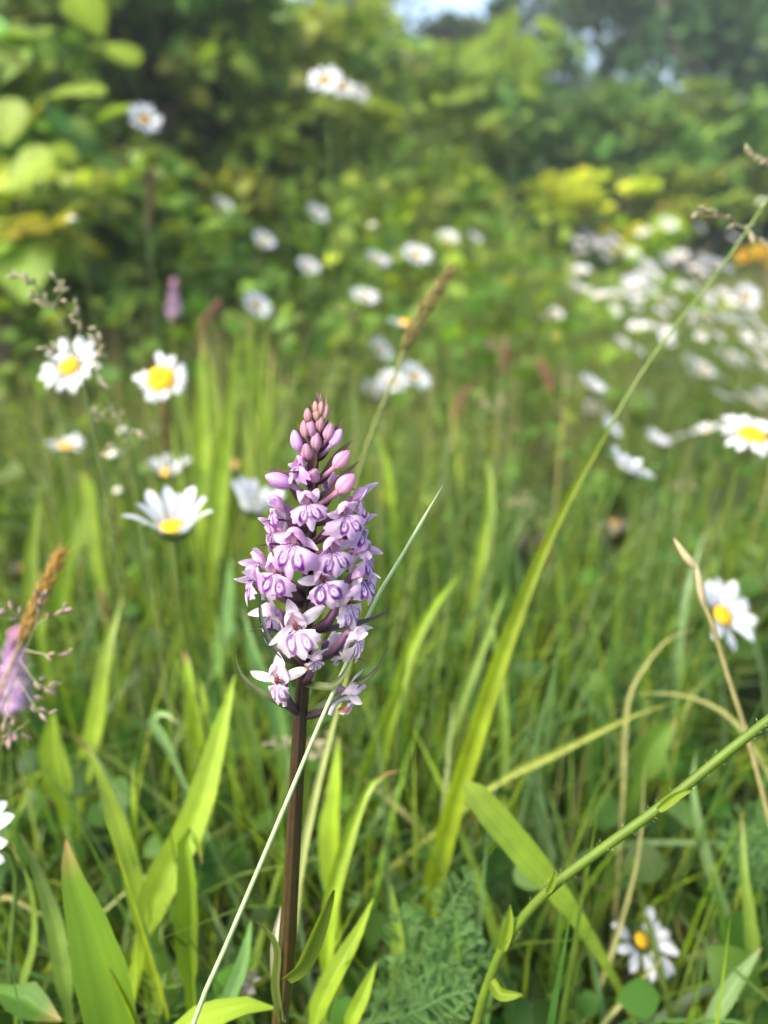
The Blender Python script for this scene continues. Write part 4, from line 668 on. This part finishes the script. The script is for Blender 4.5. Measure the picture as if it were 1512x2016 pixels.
for hb_ in range(len(HB)): HB[hb_] = (HB[hb_][0], HB[hb_][1], np.asarray(HB[hb_][2]) * 1.18)
HL = ['widest bright green blade of a fanned grass tuft, leaning towards the orchid', 'blade of the fanned grass tuft that leans away from the orchid', 'narrow upright blade in the middle of the fanned grass tuft', 'bluish blade bending over beside the sword shaped leaf', 'bright pointed blade rising right beside the orchid foot', 'short bright blade next to the pointed one at the orchid foot', 'short pale blade standing over the foot of the sword leaf', 'slim blade between the sword leaf and the horsetail sprig', 'bluish blade just behind the crossing pale stalk', 'broad bright blade close behind the orchid stem', 'bright blade beside the orchid stem whose tip bends over', 'blade at the foot of the tall panicle grass', 'curved bright blade standing between orchid and tall grass leaf', "straight green blade behind the pale stalk's upper end", 'dull green blade crossing behind the tall grass leaf', 'pale blade behind the top of the broad slanting blade', 'pale blade lying over the drooping low daisy', 'pale blade with pointed tip under the straw coloured stalk', 'thin pale blade behind the diagonal daisy stalk', 'darker upright blade below the oval pale leaf', 'bright broad blade halfway up behind the lowest orchid flower', 'wide bright blade under the blurred lilac orchid', 'long bright blade behind the small rusty spike', 'bright upright blade in the tuft behind the cupped daisy', 'brightest blade in the tuft beside the ragged daisy', 'tallest blade in the tuft above the tiny flat daisy', 'bluish blade in the gap below the cupped daisy', 'thin dark blade curling under the cut off daisy', 'thin blade leaning along the tall grass leaf', 'upright blade below the lone small daisy', 'thin pale blade beside the clean white daisy', 'short blade near the tiny distant orchid', 'bright blade between the orchid and the lone small daisy', 'blade behind the pale half open daisy', 'wide blade below the daisy buds', 'pale blade with a hooked tip left of the orchid stem', 'pale arching blade above the fanned grass tuft', 'bluish blade directly left of the lowest orchid flowers', 'green blade under the lowest orchid bract', 'dull blade rising through the feathery yarrow', 'green blade between the orchid foot and the yarrow']
for i, (pix, wp, col) in enumerate(HB): blade(pix, wp, col, 'grass_blade', HL[i], 'grass blade', gbl, fold=rng.uniform(.12, .3), face=BV + RV * rng.normal(0, .5) + UV * .2, twist=rng.normal(0, .4))
for i in range(22):
    x = rng.uniform(350, 530); d = rng.uniform(.6, .72); yb = rng.uniform(900, 1000); yt = rng.uniform(620, 860); lx = rng.normal(0, 38)
    blade([(x, yb, d), (x + lx * .3, (yb + yt) / 2, d), (x + lx, yt, d)], rng.uniform(9, 22), GB * rng.uniform(.7, 1.1), 'grass_blade', 'bright lime grass blade in the dense tuft between ragged daisy and orchid', 'grass blade', 'bright blades of the tuft by the ragged daisy', fold=.2, face=BV + RV * rng.normal(0, .5) + UV * .2)
# arching dry blades at right
gdry = 'arching dry grass blades'
for di_, (pix, wp) in enumerate((([(1225, 1560, .38), (1228, 1440, .38), (1245, 1350, .38), (1310, 1262, .38), (1365, 1240, .38)], 16), ([(980, 1540, .38), (1100, 1480, .375), (1240, 1412, .37), (1320, 1385, .37)], 20), ([(1480, 1470, .36), (1420, 1400, .365), (1340, 1368, .37), (1250, 1365, .375)], 12), ([(1150, 2016, .34), (1210, 1850, .34), (1255, 1680, .34), (1270, 1500, .34)], 16), ([(1190, 2010, .33), (1260, 1930, .33), (1310, 1880, .33)], 16), ([(820, 1625, .40), (760, 1570, .40), (690, 1512, .4)], 16), ([(0, 1765, .34), (60, 1790, .34), (110, 1815, .34)], 12))):
    blade(pix, wp, ST * np.array([.8, .9, .7]) if wp != 20 else (.26, .30, .05), 'dry_grass_blade', ['dry blade curving up in an arch beside the oval pale leaf', 'yellow green dry blade slanting from the tall grass foot', 'thin dry blade arching over from the straw stalk', 'straight dry blade rising beside the drooping low daisy', 'short dry blade under the drooping low daisy', 'short dry blade between the orchid stem and tall grass', 'thin dry blade lying under the cut off daisy'][di_], 'grass blade', gdry, prof='long', mat=M_straw, fold=.3)
# broad leaves
def bigleaf(pix, wp, col, label, name='broad_leaf', cat='leaf', group=None, fold=.2, face=None, prof='leaf'):
    return blade(pix, wp, col, name, label, cat, group, prof, fold, face, M_leaf)
bigleaf([(232, 2060, .25), (215, 1960, .25), (180, 1830, .252), (145, 1730, .255), (130, 1655, .257)], 104, (.11, .20, .012), 'broad upright sword shaped green leaf in the lower grass', fold=.16)
bigleaf([(375, 1915, .29), (372, 1830, .29), (372, 1730, .29), (365, 1650, .292), (385, 1640, .29), (398, 1700, .287)], 44, (.17, .27, .02), 'folded green sheath leaf with its tip bent over', fold=.5)
bigleaf([(350, 2030, .245), (420, 1998, .245), (480, 1980, .246), (545, 1985, .247)], 46, GB * 1.1, 'broad grass leaf lying flat at the orchid foot', fold=.15, face=UV + BV)
bigleaf([(1262, 1520, .40), (1285, 1465, .40), (1335, 1415, .4)], 62, (.12, .22, .025), 'oval pale green leaf among the arching dry blades')
bigleaf([(20, 1960, .27), (60, 1985, .265), (120, 2010, .26)], 70, (.07, .15, .02), 'round dark green leaf at the foot of the sword leaf', face=UV + .4 * BV)
bigleaf([(960, 1890, .42), (1030, 1850, .415), (1110, 1860, .41)], 80, (.07, .15, .02), 'wide dark leaf under the broad slanting blade', face=UV + .6 * BV)
bigleaf([(140, 1070, .6), (170, 990, .6), (165, 930, .6)], 80, (.13, .22, .012), 'broad green leaf below the small left daisy')
bigleaf([(700, 1680, .42), (730, 1640, .41), (790, 1650, .4)], 50, (.08, .17, .05), 'small blue green leaf right of the orchid stem', face=UV + .6 * BV)
# feathery yarrow leaves
def yarrow(pix, L, label):
    pts = spline([P(*q) for q in pix], 24); lead = to_ground(pts[0], pts[1]); root = thing('yarrow_leaf', lead[0], label, 'leaf', 'feathery yarrow leaves'); G().tube(spline(lead + list(pts), 34), np.linspace(.0008, .0003, 34), GBL * 1.2, 5).build('rib', M_stalk, root)
    T = nrm(np.gradient(pts, axis=0)); g = G()
    for j in range(2, 24):
        f = j / 23; ln = L * math.sin(math.pi * (.15 + .8 * f)) ** .7
        for s in (-1, 1):
            sd_ = nrm(np.cross(T[j], BV + .5 * UV)) * s; e = nrm(sd_ + .5 * T[j] + rng.normal(0, .25, 3)); q0 = pts[j]; g.ribbon(np.array([q0, q0 + e * ln * .5, q0 + e * ln]), [.0009, .0009, .0003], BV + UV, GBL * rng.uniform(.9, 1.3), .1, 2)
            for k in range(4):
                h = q0 + e * ln * (.3 + .2 * k); e2 = nrm(e + nrm(rng.normal(size=3)) * .9); g.ribbon(np.array([h, h + e2 * ln * .22, h + e2 * ln * .42]), [.0010, .0010, .0003], BV + UV, GBL * rng.uniform(.9, 1.35), .1, 2)
    g.build('leaflets', M_leaf, root, kind='stuff')
yi = 0; ly = 'feathery blue green yarrow leaf low in the grass'
for pix, L in (([(800, 2016, .32), (840, 1900, .32), (880, 1800, .325), (925, 1720, .33)], .012), ([(740, 2030, .30), (810, 1940, .30), (880, 1900, .30), (960, 1880, .30)], .013), ([(880, 2030, .30), (850, 1930, .305), (800, 1850, .31), (790, 1790, .31)], .011), ([(700, 2020, .28), (800, 2000, .28), (880, 1960, .28), (930, 1950, .28)], .012), ([(1000, 1760, .38), (960, 1720, .38), (930, 1700, .38)], .011), ([(1440, 1720, .36), (1470, 1650, .36), (1500, 1590, .36)], .012), ([(1500, 1760, .34), (1480, 1690, .34), (1440, 1640, .34)], .011), ([(850, 1960, .30), (890, 1880, .3), (900, 1790, .3)], .011)):
    yarrow(pix, L, ['tallest feathery yarrow leaf, right of the orchid foot', 'feathery yarrow leaf lying outward over the lower yarrow', 'feathery yarrow leaf leaning back towards the orchid', 'lowest feathery yarrow leaf, spread flat near the daisy stalk foot', 'short feathery yarrow leaf behind the tall yarrow', 'feathery leaf beside the dry straw stalk', 'smaller feathery leaf crossing the one by the straw stalk', 'upright feathery yarrow leaf in the middle of the yarrow patch'][yi]); yi += 1
# horsetail-like sprig and a clover head
hs = thing('horsetail', P(330, 2150, .3) * np.array([1, 1, 0]), 'thin whorled horsetail sprig low between the blades', 'plant'); hp = [P(*q) for q in ((318, 2010, .3), (322, 1960, .3), (327, 1915, .3))]
hp = spline(to_ground(hp[0], hp[1]) + hp, 24); G().tube(hp, .0008, GM, 6).build('stem', M_stalk, hs)
for j in range(10, 24, 2):
    for a in range(7):
        e = nrm(RV * math.cos(a * .9 + j) + FV * math.sin(a * .9 + j) + UV * .35); G().tube(np.array([hp[j], hp[j] + e * .006, hp[j] + e * .012 + UV * .001]), [.0004, .0003, .00015], GM * 1.1, 4).build('branch', M_stalk, hs)
cl_ = thing('clover_head', P(490, 1960, .30) * np.array([1, 1, 0]), 'faded pinkish clover head beside the orchid foot', 'flower'); cp = P(490, 1932, .30); G().tube(spline([ORG[cl_.name], cp], 6), .0008, GM, 5).build('stem', M_stalk, cl_)
mef = spikelet_mesh('floret', .0045, .0015, (.52, .42, .36))
for i in range(26):
    d = nrm(rng.normal(size=3) + np.array([0, -.2, .5])); z = nrm(np.cross(d, rng.normal(size=3))); inst('floret', mef, frame(d, np.cross(z, d), z, cp + d * .001), cl_)

# ------------------------------------------------------------------ the sward: uncountable grass and low herbs
def field(n, xr, yr, h, wd, cols, segs=5, lean=.55, dense=None, avoid=True, taper=.6, dry=False):
    x = rng.uniform(*xr, n); y = rng.uniform(*yr, n)
    keep = np.abs(x) < .85 * y + .22; x, y = x[keep], y[keep]; n = len(x); z = ground_z(x, y) - .003
    hh = rng.uniform(h[0], h[1], n) * (1 + .15 * np.sin(7 * x + 3 * y)); az = rng.uniform(0, 2 * np.pi, n); bd = np.abs(rng.normal(0, lean, n)); ww = rng.uniform(*wd, n); t = np.linspace(0, 1, segs)
    D = np.stack([np.cos(az), np.sin(az), 0 * az], 1); B = np.stack([x, y, z], 1)
    C = B[:, None] + hh[:, None, None] * ((t - .38 * np.minimum(bd, 1.3)[:, None] * t ** 2.4)[..., None] * np.array([0, 0, 1.0]) + (bd[:, None] * .75 * t ** 1.9)[..., None] * D[:, None])
    fa = az + np.pi / 2 + rng.normal(0, .5, n); Wd = np.stack([np.cos(fa), np.sin(fa), 0 * fa], 1)
    prof = np.clip((1 - t) ** taper, .04, 1) * np.clip(.6 + 1.6 * t, 0, 1); hw = ww[:, None] * .5 * prof
    if avoid:
        px, py, d = proj(C.reshape(-1, 3)); px, py, d = (a.reshape(n, segs) for a in (px, py, d)); infr = (px > -60) & (px < 1572) & (py > -20) & (py < 2040)
        bad = (infr & (d < .245)).any(1) | (infr & (d < .36) & (py < 1330)).any(1) | (infr & (d < .5) & (py < 1000)).any(1) | ((d < .30) & infr & (np.abs(px - 590) < 70)).any(1)
        for (hx, hy, hr, hd) in DAISY_HEADS: bad |= ((np.abs(px - hx) < hr * 1.05) & (np.abs(py - hy) < hr * 1.05) & (d < hd)).any(1)
        C, hw, Wd, n = C[~bad], hw[~bad], Wd[~bad], int((~bad).sum())
    L = C - hw[..., None] * Wd[:, None]; R = C + hw[..., None] * Wd[:, None]; V = np.stack([L, R], 2).reshape(-1, 3)
    k = segs * 2; b = (np.arange(n) * k)[:, None, None] + (np.arange(segs - 1) * 2)[None, :, None]; F = (b + np.array([0, 1, 3, 2])[None, None]).reshape(-1, 4)
    cols = np.asarray(cols); ci = cols[rng.integers(0, len(cols), n)] * np.exp(rng.normal(0, .22, (n, 1))); ci = ci * np.exp(rng.normal(0, .10, (n, 3)) * np.array([1, 0, .5])); return V, F, np.repeat(ci, k, 0)
def stuff(name, parts, mat, label, cat):
    Vs, Fs, Cs, o = [], [], [], 0
    for V, F, C in parts: Vs.append(V); Fs.append(F + o); Cs.append(C); o += len(V)
    ob = bpy.data.objects.new(name, mesh_np(name, np.vstack(Vs), np.vstack(Fs), np.vstack(Cs), mat)); COL.objects.link(ob); return tag(ob, label, cat, None, 'stuff')
GCOLS = [GB, GB * .9, GM * 1.2, GM, GP * .7, GBL * 1.2, GD * 1.4]
OCOLS = [GM * 1.1, GM * .8, GP * .9, GP * .8, GY * .8, ST * .75, ST * .6]
stuff('meadow_grass', [field(11000, (-1.5, 1.5), (.6, 2.0), (.10, .24), (.0012, .0028), [GB, GM * 1.2, GP, GP * .8, GY * .9], 5, .6), field(9000, (-5, -1.2), (1.2, 6), (.14, .36), (.006, .013), GCOLS, 4, .5), field(4750, (-.7, .7), (.12, 1.0), (.07, .20), (.004, .0085), GCOLS, 7, .8), field(8125, (-.7, .7), (.15, 1.0), (.08, .25), (.0018, .0042), GCOLS, 6, .45),
      field(5250, (-1.5, .1), (.85, 2.2), (.09, .21), (.0025, .006), GCOLS, 5, .45), field(8125, (.1, 1.7), (.85, 2.2), (.09, .21), (.002, .0045), OCOLS, 5, .45), field(11250, (-2.6, .8), (1.6, 4.6), (.12, .34), (.003, .008), GCOLS, 4, .6), field(17500, (-2.4, 2.8), (2.0, 4.4), (.07, .17), (.004, .008), OCOLS, 4, .45), field(11250, (-6, 6), (4, 9), (.15, .35), (.008, .014), GCOLS, 3, .4)], M_grass, 'green meadow grass covering the ground', 'grass')
stuff('dry_grass_stems', [field(1875, (-.7, .7), (.2, 1.1), (.06, .17), (.0008, .0022), [ST * .8, ST * .55, ST * np.array([.7, .6, .6])], 6, 1.2, taper=.4), field(875, (-.7, .8), (.5, 1.2), (.22, .34), (.0008, .0014), [ST * .8, GY, ST * .6], 5, .3, taper=.2), field(6500, (-.6, 2.2), (.9, 3.2), (.15, .30), (.0010, .002), [ST * .8, ST * .6, GY, (.26, .2, .12)], 5, .3, taper=.2)], M_straw, 'thin dry seeding grass stems through the meadow', 'grass')
g = G()
def scatter(n, xr, yr, zr, size, col, kind='fine'):
    x = rng.uniform(*xr, n); y = rng.uniform(*yr, n); k = np.abs(x) < .85 * y + .25; x, y = x[k], y[k]; z = ground_z(x, y) + rng.uniform(*zr, len(x)); p = np.stack([x, y, z], 1); px, py, d = proj(p)
    ok = (d > .30) & ~((d < .45) & (py < 1450))
    for (hx, hy, hr, hd) in DAISY_HEADS: ok &= ~((np.abs(px - hx) < hr * 1.4) & (np.abs(py - hy) < hr * 1.4) & (d < hd + .02))
    p = p[ok]; leaves(g, p, rng.uniform(*size, len(p)), jit(col, len(p), .25), kind)
scatter(6500, (-.6, .6), (.2, 1.0), (.005, .13), (.010, .026), (.055, .12, .014)); scatter(875, (-.6, .6), (.25, 1.0), (.02, .14), (.008, .016), GBL)
scatter(2800, (-1.3, .25), (.62, 1.6), (.02, .18), (.010, .028), (.06, .12, .014)); scatter(900, (-1.3, .3), (.62, 1.6), (.05, .2), (.010, .024), (.11, .18, .018)); scatter(11250, (-2.6, .75), (1.5, 4.6), (.0, .28), (.018, .048), (.135, .21, .028)); scatter(1875, (-2.6, .75), (1.5, 4.6), (.05, .34), (.03, .06), (.19, .26, .02)); scatter(6500, (-1.6, 1.4), (.9, 2.6), (.01, .14), (.015, .035), (.08, .15, .018)); scatter(3750, (-2.0, .4), (1.0, 2.6), (.05, .30), (.022, .045), (.10, .18, .018)); scatter(5000, (-3, 3), (2.4, 4.6), (.01, .13), (.03, .06), (.06, .13, .02), 'card')
g.build('low_herbs', M_leaf, label='low leafy herbs and clover carpeting the soil between the grass', cat='ground cover', kind='stuff')

# ------------------------------------------------------------------ thin haze in the air
hb = bpy.data.meshes.new('haze'); hx0, hx1, hy0, hy1, hz0, hz1 = -125, 125, -65, 255, -1.1, 5.2
hb.from_pydata([(x, y, z) for x in (hx0, hx1) for y in (hy0, hy1) for z in (hz0, hz1)], [], [(0, 1, 3, 2), (4, 6, 7, 5), (0, 4, 5, 1), (2, 3, 7, 6), (0, 2, 6, 4), (1, 5, 7, 3)])
hm = bpy.data.materials.new('haze'); hm.use_nodes = True; hm.node_tree.nodes.remove(hm.node_tree.nodes['Principled BSDF'])
pv = hm.node_tree.nodes.new('ShaderNodeVolumePrincipled'); pv.inputs['Density'].default_value = 0.009; pv.inputs['Color'].default_value = (.86, .92, 1.0, 1); pv.inputs['Anisotropy'].default_value = 0.3
hm.node_tree.links.new(pv.outputs[0], hm.node_tree.nodes['Material Output'].inputs['Volume']); hb.materials.append(hm)
ho = bpy.data.objects.new('haze', hb); COL.objects.link(ho); tag(ho, 'thin bright haze in the air over the meadow', 'haze', None, 'stuff')
